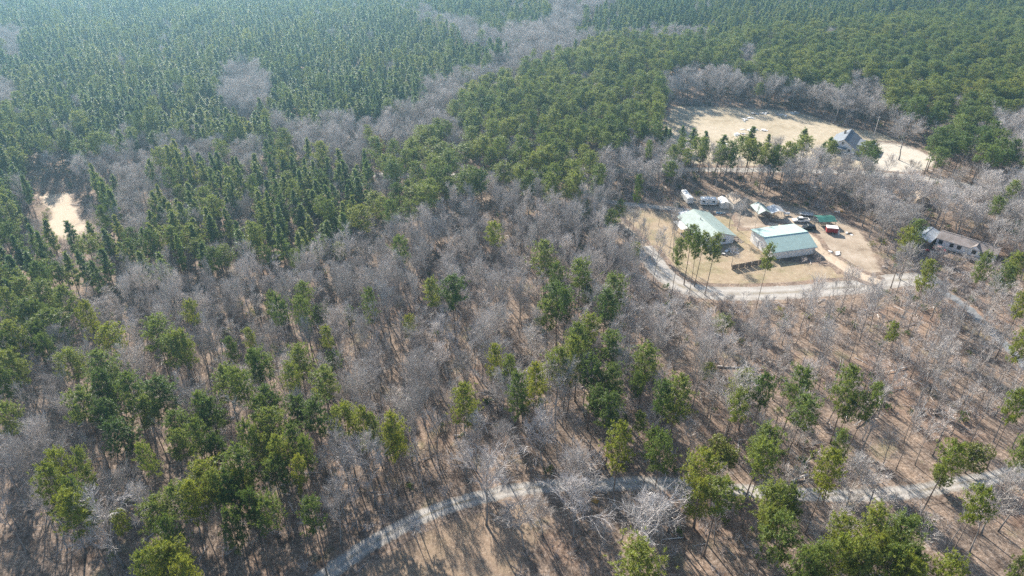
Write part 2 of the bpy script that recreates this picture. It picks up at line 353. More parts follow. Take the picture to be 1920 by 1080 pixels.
road('gravel_lane', [(520, 1175), (575, 1110), (620, 1072), (680, 1030), (760, 985), (835, 951), (900, 932), (980, 917), (1070, 909), (1170, 906), (1260, 909), (1360, 917), (1480, 925), (1600, 929), (1700, 923), (1790, 907), (1880, 890), (1960, 876), (2080, 860)], 3.4, 0.045, M['gravel'])
road('gravel_road', [(1205, 462), (1232, 503), (1268, 532), (1310, 546), (1360, 552), (1420, 551), (1500, 546), (1590, 538), (1657, 529), (1715, 524), (1760, 522)], 7.2, 0.05, M['gravel'])
M['asphalt'] = mat_patch('worn_grey_track', lambda s, pos: (s.ramp(s.noise(pos, 0.4, 5, 0.65), [(0.3, (0.13, 0.135, 0.14)), (0.7, (0.23, 0.235, 0.24))]), s.noise(pos, 3.0, 3)), 0.8, 2.2, 0.35)
road('grey_track', [(1700, 527), (1745, 535), (1785, 556), (1832, 594), (1905, 665), (1990, 760), (2080, 880)], 2.8, 0.042, M['asphalt'])
road('dirt_track', [(1097, 322), (1098, 345), (1112, 370), (1150, 402), (1190, 444), (1210, 470)], 2.2, 0.042, M['dirt_track'])
road('far_road', [(480, 338), (560, 334), (690, 328), (820, 330), (950, 327), (1040, 324), (1097, 322), (1250, 318), (1420, 319), (1560, 322), (1680, 329), (1760, 339), (1850, 353), (1960, 362)], 4.6, 0.04, M['gravel'])
road('house_track', [(1112, 371), (1142, 378), (1200, 385), (1260, 391), (1292, 395)], 3.2, 0.06, M['gravel'])
road('yard_drive', [(1650, 530), (1605, 512), (1565, 488), (1535, 468), (1520, 447), (1490, 431), (1440, 421)], 4.0, 0.065, M['track'])

# ------------------------------------------------------------------ buildings, vehicles, yard things
M['wall_cream'] = mat_ribbed('cream_metal_wall', (0.84, 0.80, 0.75), 0.6, 0.08, 0, 0.9)
M['wall_white'] = mat_paint('white_siding', (0.80, 0.80, 0.80), 0.6, 0.15)
M['roof_green'] = mat_ribbed('pale_green_metal_roof', (0.37, 0.48, 0.43), 0.32, 0.12, 0, 0.9)
M['roof_green2'] = mat_ribbed('weathered_green_metal_roof', (0.23, 0.29, 0.265), 0.65, 0.2, 0, 0.9)
M['roof_dkgreen'] = mat_ribbed('dark_green_metal_roof', (0.045, 0.16, 0.125), 0.4, 0.25, 0, 0.4)
M['roof_grey'] = mat_paint('grey_brown_shingle', (0.23, 0.20, 0.19), 0.9, 0.4, scale=0.5)
M['roof_blue'] = mat_paint('blue_grey_shingle', (0.16, 0.18, 0.21), 0.9, 0.25, scale=0.5)
M['roof_tin'] = mat_ribbed('bare_tin_roof', (0.46, 0.49, 0.52), 0.38, 0.35, 0, 0.8, 0.3)
M['roof_tan'] = mat_paint('tan_shed_roof', (0.46, 0.37, 0.28), 0.8, 0.3)
M['white'] = mat_paint('white_paint', (0.78, 0.78, 0.77), 0.4, 0.12)
M['offwhite'] = mat_paint('off_white_panel', (0.68, 0.66, 0.62), 0.55, 0.25)
M['red'] = mat_paint('red_paint', (0.30, 0.03, 0.035), 0.4, 0.25)
M['black'] = mat_paint('black_paint', (0.012, 0.013, 0.015), 0.22, 0.1, spec=0.6)
M['wood'] = mat_paint('weathered_wood', (0.26, 0.205, 0.155), 0.85, 0.35)
M['wood_dark'] = mat_paint('dark_fence_wood', (0.19, 0.155, 0.125), 0.9, 0.35)
M['metal'] = mat_paint('galvanised_metal', (0.42, 0.43, 0.44), 0.45, 0.25, 0.4)
M['tyre'] = mat_paint('tyre_rubber', (0.02, 0.02, 0.02), 0.9, 0.2)
M['blue'] = mat_paint('blue_tarp', (0.10, 0.28, 0.42), 0.5, 0.25)
M['mustard'] = mat_paint('mustard_tarp', (0.36, 0.20, 0.05), 0.7, 0.3)
M['glass'] = mat_glass('window_glass')
MOBL = (un(1790, 460), 0, 18)
FOOT = []          # footprints kept clear of trees: (x, y, radius)

def add_window(parent, c, wd, ht, face, fm='white'):
    """face: 'x-','x+','y-','y+' in the local frame of the parent"""
    ax = 0 if face[0] == 'x' else 1; sg = -1 if face[1] == '-' else 1
    f = MB(); g = MB(); t = 0.06
    def bar(du, dz, su, sz, mb, off, th):
        p = [c[0], c[1], c[2] + dz]; p[1 - ax] += du; p[ax] += sg * off
        d = [0, 0, sz]; d[ax] = th; d[1 - ax] = su; mb.box(p, d)
    for k in (-1, 1):
        bar(0, k * ht / 2, wd + 2 * t, t, f, 0.04, 0.08); bar(k * wd / 2, 0, t, ht - t, f, 0.038, 0.076)
    bar(0, 0, wd - t, 0.04, f, 0.036, 0.05)
    bar(0, 0, wd, ht, g, 0.012, 0.02)
    o = part('window', f, M[fm], parent); part('pane', g, M['glass'], o); return o
def add_door(parent, c, wd, ht, face, m='offwhite'):
    ax = 0 if face[0] == 'x' else 1; sg = -1 if face[1] == '-' else 1
    d = [0, 0, ht]; d[ax] = 0.07; d[1 - ax] = wd; p = [c[0], c[1], c[2] + ht / 2]; p[ax] += sg * 0.03
    o = part('door', MB().box(p, d), M[m], parent)
    h = list(p); h[ax] += sg * 0.07; h[1 - ax] += wd * 0.38; d2 = [0.06, 0.06, 0.06]
    part('handle', MB().box(h, d2), M['metal'], o); return o
def gable_shell(root, L, Wd, eave, ridge, wall_m, roof_m, over=0.35, th=0.14, base=0.0, ridge_cap=None):
    """long axis = local x, length L, width Wd; walls with gable ends, two roof slopes, fascia"""
    wl = MB(); prof = [(-Wd / 2, base), (Wd / 2, base), (Wd / 2, eave), (0, ridge), (-Wd / 2, eave)]
    n = len(prof); vs = [(-L / 2, a, z) for a, z in prof] + [(L / 2, a, z) for a, z in prof]
    wl.add(vs, [tuple(range(n))[::-1], tuple(range(n, 2 * n))] + [(i, (i + 1) % n, (i + 1) % n + n, i + n) for i in (0, 1, 4)])
    part('wall', wl, wall_m, root)
    sl = (ridge - eave) / (Wd / 2); e = Wd / 2 + over; ze = eave - sl * over; xo = L / 2 + over
    for sg in (-1, 1):
        rf = MB(); up = 0.03
        q = [(-xo, 0.0, ridge + up), (xo, 0.0, ridge + up), (xo, sg * e, ze + up), (-xo, sg * e, ze + up)]
        q2 = [(x, y, z + th) for x, y, z in q]
        rf.add(q + q2, [(0, 1, 2, 3), (7, 6, 5, 4), (0, 4, 5, 1), (1, 5, 6, 2), (2, 6, 7, 3), (3, 7, 4, 0)] if sg > 0 else [(3, 2, 1, 0), (4, 5, 6, 7), (1, 5, 4, 0), (2, 6, 5, 1), (3, 7, 6, 2), (0, 4, 7, 3)])
        part('roof', rf, roof_m, root)
    part('ridge_cap', MB().box((0, 0, ridge + th + 0.05), (2 * xo + 0.02, 0.4, 0.06)), ridge_cap or roof_m, root)
    return root
def foot(x, y, r): FOOT.append((x, y, r))
def frame_from(pxa, pxb, za=0.0):
    a = np.array(un(*pxa, za)); b = np.array(un(*pxb, za)); d = b - a; return a, b, math.atan2(d[1], d[0]), float(np.hypot(*d))

# workshop
a, b, yaw, L = frame_from((1446, 487), (1526, 476)); Wd = 13.0
u = np.array((math.cos(yaw), math.sin(yaw))); v = np.array((-u[1], u[0])); c = (a + b) / 2 + v * Wd / 2
t = thing('workshop_building', 'long cream metal workshop with pale green gable roof above the gravel road', 'building', (c[0], c[1]), yaw)
RY = -0.6; wl = MB(); prof = [(-Wd / 2, 0), (Wd / 2, 0), (Wd / 2, 4.2), (RY, 5.0), (-Wd / 2, 2.8)]
wl.add([(-L / 2, q, z) for q, z in prof] + [(L / 2, q, z) for q, z in prof], [(4, 3, 2, 1, 0), (5, 6, 7, 8, 9)] + [(i, (i + 1) % 5, (i + 1) % 5 + 5, i + 5) for i in (0, 1, 4)]); part('wall', wl, M['wall_cream'], t)
for y1, z1 in ((-Wd / 2 - 0.4, 2.68), (Wd / 2 + 0.4, 4.17)):
    q = [(-L / 2 - 0.4, RY, 5.03), (L / 2 + 0.4, RY, 5.03), (L / 2 + 0.4, y1, z1), (-L / 2 - 0.4, y1, z1)]; fs = [(0, 1, 2, 3), (7, 6, 5, 4), (0, 4, 5, 1), (1, 5, 6, 2), (2, 6, 7, 3), (3, 7, 4, 0)]
    part('roof', MB().add(q + [(x, y, z + 0.12) for x, y, z in q], fs if y1 > 0 else [f[::-1] for f in fs]), M['roof_green'], t)
part('ridge_cap', MB().box((0, RY, 5.18), (L + 0.82, 0.4, 0.05)), M['roof_green'], t)
part('gable_trim', MB().box((-L / 2 - 0.03, 0, 2.70), (0.05, Wd - 0.1, 0.12)), M['white'], t)
d = part('roll_up_door', MB().box((-L / 2 - 0.04, 3.4, 1.3), (0.07, 3.4, 2.6)), M['white'], t)
for k in range(5): part('door_panel', MB().box((-L / 2 - 0.09, 3.4, 0.3 + k * 0.53), (0.04, 3.3, 0.48)), M['white'], d)
add_door(t, (-L / 2, -2.5, 0.05), 1.0, 2.1, 'x-', 'white')
part('gutter', MB().box((0, -Wd / 2 - 0.47, 2.62), (L + 0.8, 0.12, 0.12)), M['white'], t)
for k in (-1, 1): part('downpipe', MB().tube([(k * (L / 2 - 0.3), -Wd / 2 - 0.1, 0.05), (k * (L / 2 - 0.3), -Wd / 2 - 0.1, 2.45), (k * (L / 2 - 0.3), -Wd / 2 - 0.42, 2.6)], 0.05), M['white'], t)
foot(c[0], c[1], 10.5); SHOP = c

# green-roofed house
yaw = R(105); c = np.array(un(1321, 437)) ; L, Wd = 17.5, 11.6
t = thing('green_roof_house', 'white house with weathered green metal roof beside the workshop', 'house', (c[0], c[1]), yaw)
gable_shell(t, L, Wd, 2.8, 4.6, M['wall_white'], M['roof_green2'], 0.5)
for x in (-7.0, -3.8, -0.5, 3.2, 6.6): add_window(t, (x, Wd / 2, 1.55), 1.0, 1.2, 'y+')
add_door(t, (1.4, Wd / 2, 0.1), 0.95, 2.05, 'y+'); 
for y in (-2.2, 2.0): add_window(t, (-L / 2, y, 1.5), 1.1, 1.2, 'x-')
p = part('porch_roof', MB().box((3.2, Wd / 2 + 1.7, 2.45), (6.0, 3.0, 0.12)), M['white'], t)
for x in (0.5, 3.2, 5.9): part('post', MB().box((x, Wd / 2 + 3.0, 1.2), (0.14, 0.14, 2.38)), M['white'], p)
dk = part('deck', MB().box((-4.2, Wd / 2 + 1.4, 0.35), (7.0, 2.6, 0.12)), M['wood'], t)
for x in (-7.5, -5.3, -3.1, -0.9): part('post', MB().box((x, Wd / 2 + 2.6, 0.65), (0.12, 0.12, 1.3)), M['wood'], dk)
for z in (0.8, 1.25): part('rail', MB().box((-4.2, Wd / 2 + 2.6, z), (6.8, 0.05, 0.09)), M['white'], dk)
aw = part('awning', MB().box((L / 2 + 2.0, 1.5, 2.35), (4.2, 5.4, 0.1)), M['white'], t)
for x, y in ((0.4, -1.0), (0.4, 4.0), (3.9, -1.0), (3.9, 4.0)): part('post', MB().box((L / 2 + x, y, 1.15), (0.1, 0.1, 2.3)), M['white'], aw)
part('chimney_pipe', MB().tube([(2.0, 1.2, 4.2), (2.0, 1.2, 5.2)], 0.14, 8), M['metal'], t)
foot(c[0], c[1], 11)

def wheels(root, xs, y, r=0.34, wd=0.22):
    for x in xs:
        for s in (-1, 1):
            wv = part('wheel', MB().disc((x, s * y, r), r, wd, 14), M['tyre'], root)
            part('rim', MB().disc((x, s * (y + wd / 2 - 0.03), r), r * 0.6, 0.1, 12), M['metal'], wv)
def loft(name, secs, m, root):
    """secs: list of (x, halfwidth, z0, z1, topwidthfactor)"""
    mb = MB(); vs = []; fs = []
    for x, hw, z0, z1, k in secs:
        zm = z0 + (z1 - z0) * 0.55
        vs += [(x, -hw * 0.94, z0), (x, hw * 0.94, z0), (x, hw, zm), (x, hw * k, z1), (x, -hw * k, z1), (x, -hw, zm)]
    for i in range(len(secs) - 1):
        for j in range(6): fs.append((i * 6 + j, i * 6 + (j + 1) % 6, (i + 1) * 6 + (j + 1) % 6, (i + 1) * 6 + j))
    fs += [tuple(range(6))[::-1], tuple((len(secs) - 1) * 6 + j for j in range(6))]
    mb.add(vs, fs); return part(name, mb, m, root)
def car(name, label, cat, loc, rz, paint, L=4.6, wd=1.85, ht=1.7, suv=True, group=None):
    t = thing(name, label, cat, loc, rz, group); h = L / 2; w2 = wd / 2; bz = ht * 0.55
    loft('body', [(-h, w2 * 0.86, 0.42, bz * 0.9, 0.9), (-h + 0.12, w2 * 0.96, 0.3, bz, 0.93), (-h * 0.5, w2, 0.25, bz + 0.03, 0.94), (h * 0.35, w2, 0.25, bz, 0.94), (h * 0.8, w2 * 0.97, 0.28, bz * 0.93, 0.9), (h - 0.06, w2 * 0.86, 0.35, bz * 0.8, 0.85), (h, w2 * 0.78, 0.42, bz * 0.68, 0.85)], M[paint], t)
    back = -h + (0.1 if suv else 0.8)
    loft('cabin', [(back, w2 * 0.86, bz - 0.02, bz + 0.06, 0.95), (back + 0.4, w2 * 0.84, bz - 0.02, ht - 0.05, 0.84), (-0.2, w2 * 0.84, bz - 0.02, ht, 0.84), (h * 0.22, w2 * 0.84, bz - 0.02, ht - 0.05, 0.84), (h * 0.52, w2 * 0.88, bz - 0.02, bz + 0.05, 0.95)], M['glass'], t)
    part('roof', MB().box(((back + 0.35 + h * 0.24) / 2, 0, ht + 0.005), (h * 0.24 - back - 0.3, wd * 0.70, 0.07), 0, 0.93), M[paint], t)
    for s in (-1, 1):
        part('headlight', MB().box((h - 0.12, s * w2 * 0.62, bz * 0.72), (0.16, 0.34, 0.14)), M['white'], t)
        part('tail_light', MB().box((-h + 0.02, s * w2 * 0.72, bz * 0.78), (0.08, 0.18, 0.26)), M['red'], t)
        part('mirror', MB().box((h * 0.34, s * (w2 + 0.08), bz + 0.08), (0.12, 0.2, 0.14)), M[paint], t)
    wheels(t, (-h * 0.62, h * 0.62), w2 - 0.12); foot(loc[0], loc[1], 3.5); return t
def pickup(label, loc, rz, paint):
    t = thing('pickup_truck', label, 'pickup', loc, rz); 
    loft('body', [(-2.75, 0.9, 0.5, 0.95, 0.97), (-2.6, 0.95, 0.42, 0.98, 0.97), (-0.4, 0.95, 0.4, 1.0, 0.97), (0.9, 0.96, 0.4, 1.08, 0.94), (2.2, 0.94, 0.42, 1.03, 0.9), (2.65, 0.88, 0.45, 0.92, 0.86), (2.75, 0.8, 0.5, 0.8, 0.85)], M[paint], t)
    loft('cabin', [(-0.55, 0.86, 0.98, 1.1, 0.96), (-0.42, 0.84, 0.98, 1.78, 0.86), (0.5, 0.84, 0.98, 1.82, 0.86), (0.85, 0.84, 0.98, 1.74, 0.86), (1.4, 0.88, 0.98, 1.12, 0.95)], M['glass'], t)
    part('cab_roof', MB().box((0.2, 0, 1.83), (1.35, 1.42, 0.08), 0, 0.94), M[paint], t)
    b = part('cargo_bed', MB().box((-1.6, 0, 1.003), (2.0, 1.5, 0.012)), M['tyre'], t)
    for s in (-1, 1): part('bed_side', MB().box((-1.6, s * 0.86, 1.12), (2.2, 0.14, 0.26)), M[paint], b)
    part('tailgate', MB().box((-2.68, 0, 1.1), (0.1, 1.6, 0.3)), M[paint], b)
    for s in (-1, 1):
        part('headlight', MB().box((2.66, s * 0.64, 0.78), (0.16, 0.3, 0.16)), M['white'], t); part('tail_light', MB().box((-2.74, s * 0.82, 0.85), (0.07, 0.14, 0.28)), M['red'], t)
    part('bumper', MB().box((2.8, 0, 0.52), (0.14, 1.7, 0.16)), M['metal'], t)
    wheels(t, (-1.7, 1.75), 0.84, 0.38, 0.25); foot(loc[0], loc[1], 4); return t
pickup('white pickup truck parked in the shaded yard behind the workshop', un(1501, 416), R(178), 'white')
car('suv', 'black SUV parked on bare dirt between the pickup and the workshop', 'suv', un(1516, 430), R(172), 'black')

# box trailer, camper, sheds behind the house
c = un(1287, 376); t = thing('box_trailer', 'small white box trailer with rounded roof at the edge of the woods', 'trailer', c, R(98))
mb = MB(); pr = [(-1.15, 0.55), (1.15, 0.55), (1.15, 2.45), (0.95, 2.72), (0.45, 2.85), (-0.45, 2.85), (-0.95, 2.72), (-1.15, 2.45)]
vs = [(-3.6, a, z) for a, z in pr] + [(3.6, a, z) for a, z in pr]; n = 8
mb.add(vs, [tuple(range(n))[::-1], tuple(range(n, 2 * n))] + [(i, (i + 1) % n, (i + 1) % n + n, i + n) for i in range(n)]); part('body', mb, M['white'], t)
for s in (-1, 1): part('rear_door', MB().box((-3.63, s * 0.53, 1.5), (0.05, 1.0, 1.7)), M['offwhite'], t)
for k in range(6): part('rib', MB().box((-3.0 + k * 1.2, 1.17, 1.5), (0.06, 0.04, 1.8)), M['offwhite'], t)
part('drawbar', MB().box((4.2, 0, 0.5), (1.3, 0.14, 0.12)), M['metal'], t); wheels(t, (-0.5, 0.5), 1.05, 0.34, 0.2); foot(c[0], c[1], 4.5)
c = un(1327, 384); t = thing('camper_trailer', 'white travel camper with dark windows parked behind the green-roofed house', 'camper', c, R(-3))
loft('body', [(-2.9, 1.1, 0.7, 2.5, 0.95), (-2.6, 1.18, 0.55, 2.8, 0.96), (2.5, 1.18, 0.55, 2.8, 0.96), (2.8, 1.15, 0.65, 2.6, 0.95), (3.1, 1.05, 0.85, 2.1, 0.95)], M['white'], t)
part('stripe', MB().box((0, -1.19, 1.15), (5.0, 0.02, 0.22)), M['blue'], t)
for x, wd in ((-1.9, 0.9), (1.7, 1.0)): add_window(t, (x, -1.17, 1.85), wd, 0.6, 'y-', 'metal')
add_door(t, (0.1, -1.17, 0.6), 0.7, 1.8, 'y-'); part('roof_vent', MB().box((0.6, 0, 2.9), (0.5, 0.5, 0.2), 0, 0.8), M['offwhite'], t)
part('drawbar', MB().box((3.6, 0, 0.55), (1.2, 0.14, 0.12)), M['metal'], t); wheels(t, (-0.4, 0.4), 1.05, 0.32, 0.2); foot(c[0], c[1], 4)
def shed(name, label, c, rz, L, wd, ev, rg, wm, rm, win=True, group=None):
    t = thing(name, label, 'shed', c, rz, group); gable_shell(t, L, wd, ev, rg, M[wm], M[rm], 0.2, 0.08)
    add_door(t, (-L / 2, 0, 0.05), 1.3, 1.9, 'x-', 'offwhite')
    if win: add_window(t, (0, -wd / 2, 1.4), 0.8, 0.7, 'y-')
    foot(c[0], c[1], max(L, wd) * 0.75); return t
shed('storage_shed', 'low white storage shed standing beside the camper', un(1355, 386), R(92), 4.5, 3.0, 2.1, 2.7, 'offwhite', 'white')
shed('barn_shed', 'tall pale shed with tan roof standing among bare trees beside the white storage shed', un(1377, 386), R(100), 7.0, 4.2, 2.6, 3.9, 'offwhite', 'roof_tan')
def carport(name, label, c, rz, L, wd, ev, rg, rm):
    t = thing(name, label, 'carport', c, rz); sl = (rg - ev) / (wd / 2)
    for s in (-1, 1):
        rf = MB(); q = [(-L / 2, 0, rg), (L / 2, 0, rg), (L / 2, s * (wd / 2 + 0.2), ev - sl * 0.2), (-L / 2, s * (wd / 2 + 0.2), ev - sl * 0.2)]; q2 = [(x, y, z + 0.07) for x, y, z in q]
        fs = [(0, 1, 2, 3), (7, 6, 5, 4), (0, 4, 5, 1), (1, 5, 6, 2), (2, 6, 7, 3), (3, 7, 4, 0)]
        rf.add(q + q2, fs if s > 0 else [f[::-1] for f in fs]); part('roof', rf, M[rm], t)
    for x in (-L / 2 + 0.3, 0, L / 2 - 0.3):
        for s in (-1, 1): part('post', MB().box((x, s * wd / 2, ev / 2), (0.12, 0.12, ev - 0.05)), M['metal'], t)
        part('truss', MB().box((x, 0, ev - 0.06), (0.08, wd - 0.14, 0.1)), M['metal'], t)
    foot(c[0], c[1], max(L, wd) * 0.7); return t
carport('carport', 'open carport with weathered green gable roof at the wood edge', un(1426, 397, 1.5), R(95), 7.5, 4.6, 2.5, 3.7, 'roof_green2')
carport('carport', 'open carport with shiny bare tin roof next to the green one', un(1454, 398, 1.5), R(95), 5.2, 4.8, 2.5, 3.3, 'roof_tin')
carport('open_shed', 'low open shed with dark green metal roof behind the red trailer', un(1546, 414, 1.5), R(2), 6.2, 4.8, 2.4, 3.1, 'roof_dkgreen')
c = un(1474, 404); t = thing('fuel_tank', 'white horizontal tank on skids beside the tin carport', 'tank', c, R(4))
part('shell', MB().tube([(-1.15, 0, 0.8), (-1.0, 0, 0.8), (1.0, 0, 0.8), (1.15, 0, 0.8)], [0.3, 0.48, 0.48, 0.3], 12), M['white'], t)
for x in (-0.7, 0.7): part('leg', MB().box((x, 0, 0.2), (0.12, 0.8, 0.4)), M['metal'], t)
part('cap', MB().tube([(0, 0, 1.25), (0, 0, 1.42)], 0.14, 8), M['metal'], t); foot(c[0], c[1], 2)
c = un(1511, 404); t = thing('flat_trailer', 'low pale flatbed trailer in shade behind the white pickup', 'trailer', c, R(-14))
part('deck', MB().box((0, 0, 0.62), (4.6, 1.9, 0.08)), M['metal'], t)
for s in (-1, 1): part('side_rail', MB().box((0, s * 0.95, 0.85), (4.6, 0.06, 0.08)), M['white'], t); part('fender', MB().box((0, s * 1.08, 0.72), (1.5, 0.24, 0.06)), M['white'], t)
for x in (-2.2, -1.1, 0, 1.1, 2.2):
    for s in (-1, 1): part('stake', MB().box((x, s * 0.95, 0.73), (0.05, 0.05, 0.2)), M['white'], t)
part('drawbar', MB().box((-2.9, 0, 0.55), (1.4, 0.12, 0.1)), M['metal'], t); wheels(t, (-0.35, 0.4), 1.05, 0.3, 0.18); foot(c[0], c[1], 3)
c = un(1558, 436); t = thing('red_trailer', 'red enclosed trailer with white roof and leaning boards beside it', 'trailer', c, R(-12))
part('body', MB().box((0, 0, 1.25), (3.6, 2.1, 1.7)), M['red'], t); part('roof', MB().box((0, 0, 2.17), (3.8, 2.3, 0.13), 0, 0.97), M['white'], t)
part('rear_door', MB().box((1.83, 0, 1.25), (0.05, 1.8, 1.6)), M['offwhite'], t); part('drawbar', MB().box((-2.4, 0, 0.5), (1.3, 0.12, 0.1)), M['metal'], t)
part('leaning_board', MB().add([(1.95, -1.2, 0.05), (2.6, -1.5, 0.05), (2.3, -1.1, 1.7), (1.85, -0.9, 1.7), (1.95, -1.14, 0.05), (2.6, -1.44, 0.05), (2.3, -1.04, 1.7), (1.85, -0.84, 1.7)], [(0, 1, 2, 3), (7, 6, 5, 4), (0, 4, 5, 1), (1, 5, 6, 2), (2, 6, 7, 3), (3, 7, 4, 0)]) or MB().box((2.2, -1.2, 0.8), (0.5, 0.05, 1.6)), M['offwhite'], t)
wheels(t, (0.3,), 1.0, 0.34, 0.2); foot(c[0], c[1], 3)
# yard clutter between house and workshop
def heap(name, label, cat, c, n, sp, mats, sz=(0.5, 1.4), pn='board', rz=0.0, group=None):
    t = thing(name, label, cat, c, rz, group); rr = random.Random(int(c[0] * 13 + c[1] * 7))
    for k in range(n):
        L = rr.uniform(*sz); wd = rr.uniform(0.25, 0.6) * L; hh = rr.uniform(0.06, 0.35)
        px, py = rr.gauss(0, sp * 0.45), rr.gauss(0, sp * 0.35); lift = rr.uniform(0.0, 0.35) * max(0, 1 - math.hypot(px, py) / sp)
        part(pn, MB().box((px, py, hh / 2 + lift), (L, wd, hh), 0, rr.uniform(0.8, 1.0), rr.uniform(0, 3.1)), M[rr.choice(mats)], t)
    foot(c[0], c[1], sp + 0.5); return t
heap('junk_heap', 'white covered equipment heaped on the grass between house and workshop', 'junk', un(1372, 470), 9, 2.0, ['white', 'offwhite', 'metal'], (0.9, 2.2), 'panel')
heap('scrap_heap', 'small tan scrap heap lying on the grass near the green-roofed house', 'junk', un(1357, 478), 6, 1.3, ['offwhite', 'wood', 'roof_tan'], (0.6, 1.5))
heap('tarp_pile', 'small white tarp bundle by the dark garden fence', 'junk', un(1401, 497), 4, 0.9, ['white', 'blue', 'offwhite'], (0.6, 1.3), 'fold')
heap('tarp_pile', 'larger white and grey bundle by the dark garden fence near the workshop', 'junk', un(1412, 494), 6, 1.2, ['white', 'metal', 'white'], (0.7, 1.4), 'fold')
heap('lumber_pile', 'dark lumber stack beside the green-roofed house facing the workshop', 'lumber', un(1382, 451), 8, 2.4, ['wood_dark', 'wood', 'wood_dark'], (1.6, 3.6), 'plank')
heap('brush_pile', 'grey brush and white scrap heaped in the dirt yard by the workshop drive', 'brush pile', un(1566, 474), 12, 2.0, ['wood', 'offwhite', 'wood_dark', 'white'], (0.5, 1.8), 'stick')
heap('scrap_heap', 'white scrap at the shaded edge of the yard past the red trailer', 'junk', un(1592, 438), 6, 1.6, ['white', 'metal', 'wood'], (0.7, 1.7))
heap('scrap_heap', 'pale machine parts heaped at the foot of trees behind the dark green shed', 'junk', un(1574, 398), 7, 1.6, ['offwhite', 'metal', 'mustard'], (0.7, 1.6))
heap('scrap_heap', 'white scrap beside the storage shed behind the green-roofed house', 'junk', un(1352, 400), 6, 1.5, ['white', 'blue', 'offwhite'], (0.6, 1.5))
heap('flower_bed', 'pinkish brick and brush edging along the front of the green-roofed house', 'edging', un(1289, 434), 10, 2.6, ['roof_tan', 'wood', 'offwhite'], (0.4, 1.2), 'brick')
# garden fence
a = np.array(un(1372, 506)); b = np.array(un(1446, 492)); dd = b - a; L = float(np.hypot(*dd)); n = 6
t = thing('garden_fence', 'dark board fence between the workshop and the gravel road', 'fence', a, math.atan2(dd[1], dd[0]))
for k in range(n + 1): part('post', MB().box((L * k / n, 0.08, 0.95), (0.12, 0.12, 1.9)), M['wood_dark'], t)
for k in range(n):
    pn = part('fence_panel', MB().box((L * (k + 0.5) / n, 0, 0.55), (L / n - 0.14, 0.04, 0.06)), M['wood_dark'], t)
    m_ = int((L / n - 0.16) / 0.3)
    for j in range(m_): part('board', MB().box((L * k / n + 0.2 + j * 0.3, -0.045, 0.92 + 0.04 * ((j * 7) % 3 - 1)), (0.27, 0.03, 1.75)), M['wood_dark'], pn)

# mobile home, its outbuilding and the red vehicles
a, b, yaw, L = frame_from((1752, 461), (1846, 490)); L = 17.0; u = np.array((math.cos(yaw), math.sin(yaw))); v = np.array((-u[1], u[0])); Wd = 7.0
c = a + u * L / 2 + v * Wd / 2
t = thing('mobile_home', 'long white mobile home with grey-brown roof, dark windows and small entry gable', 'mobile home', (c[0], c[1]), yaw)
gable_shell(t, L, Wd, 3.0, 4.3, M['wall_white'], M['roof_grey'], 0.3, 0.1, 0.6)
part('skirting', MB().box((0, 0, 0.3), (L - 0.2, Wd - 0.2, 0.6)), M['offwhite'], t)
for x in (-7.2, -3.9, -1.7, 2.6, 4.9, 7.0): add_window(t, (x, -Wd / 2, 1.95), 1.15, 1.25, 'y-', 'roof_blue')
add_door(t, (0.6, -Wd / 2, 0.7), 0.95, 2.05, 'y-', 'offwhite')
g = MB(); g.add([(1.0, -Wd / 2 - 0.35, 3.0), (4.4, -Wd / 2 - 0.35, 3.0), (2.7, -Wd / 2 - 0.35, 4.3), (2.7, -0.6, 4.35)], [(0, 1, 2), (1, 3, 2), (0, 2, 3)]); part('entry_gable', g, M['roof_grey'], t)
part('gable_face', MB().add([(1.2, -Wd / 2 - 0.37, 3.02), (4.2, -Wd / 2 - 0.37, 3.02), (2.7, -Wd / 2 - 0.37, 4.15), (2.7, -Wd / 2 - 0.3, 3.5)], [(0, 1, 2), (1, 3, 2), (0, 2, 3), (0, 3, 1)]) or MB().box((2.7, -Wd / 2 - 0.38, 3.4), (1.6, 0.03, 0.5)), M['wall_white'], t)
dk = part('deck', MB().box((4.6, -Wd / 2 - 1.9, 0.75), (7.5, 2.4, 0.1)), M['wood'], t)
for k in range(6): part('post', MB().box((1.0 + k * 1.44, -Wd / 2 - 3.05, 0.85), (0.1, 0.1, 1.7)), M['wood'], dk)
part('rail_panel', MB().box((4.6, -Wd / 2 - 3.12, 1.05), (7.4, 0.04, 1.0)), M['offwhite'], dk)
part('vent', MB().box((-2.5, 1.4, 4.0), (0.4, 0.4, 0.3)), M['metal'], t)
foot(c[0], c[1], 7); foot(*(c - u * 5), 6); foot(*(c + u * 5), 6); MOB = c
c2 = c + v * 5.2 - u * 1.5; t = thing('tarp_pool', 'small blue covered heap behind the mobile home', 'tarp', (c2[0], c2[1]), yaw)
part('cover', MB().box((0, 0, 0.5), (2.4, 1.6, 1.0), 0, 0.7), M['blue'], t); part('weight', MB().box((0.3, 0.2, 1.05), (0.5, 0.3, 0.12)), M['wood'], t)
c = np.array(un(1731, 452)); t = thing('tin_outbuilding', 'open-sided outbuilding with streaked bare tin roof at the end of the mobile home', 'outbuilding', c, R(42))
gable_shell(t, 9.5, 6.0, 2.6, 3.4, M['wood'], M['roof_tin'], 0.4, 0.08); add_door(t, (-4.75, 0, 0.05), 1.8, 2.0, 'x-', 'wood_dark'); foot(c[0], c[1], 6.5)
car('red_car', 'small red car half hidden by shrubs beside the mobile home', 'car', un(1760, 470), R(-40), 'red', 4.0, 1.75, 1.45, False)
c = un(1735, 472); t = thing('lawn_tractor', 'red lawn tractor standing by shrubs near the tin outbuilding', 'tractor', c, R(-30))
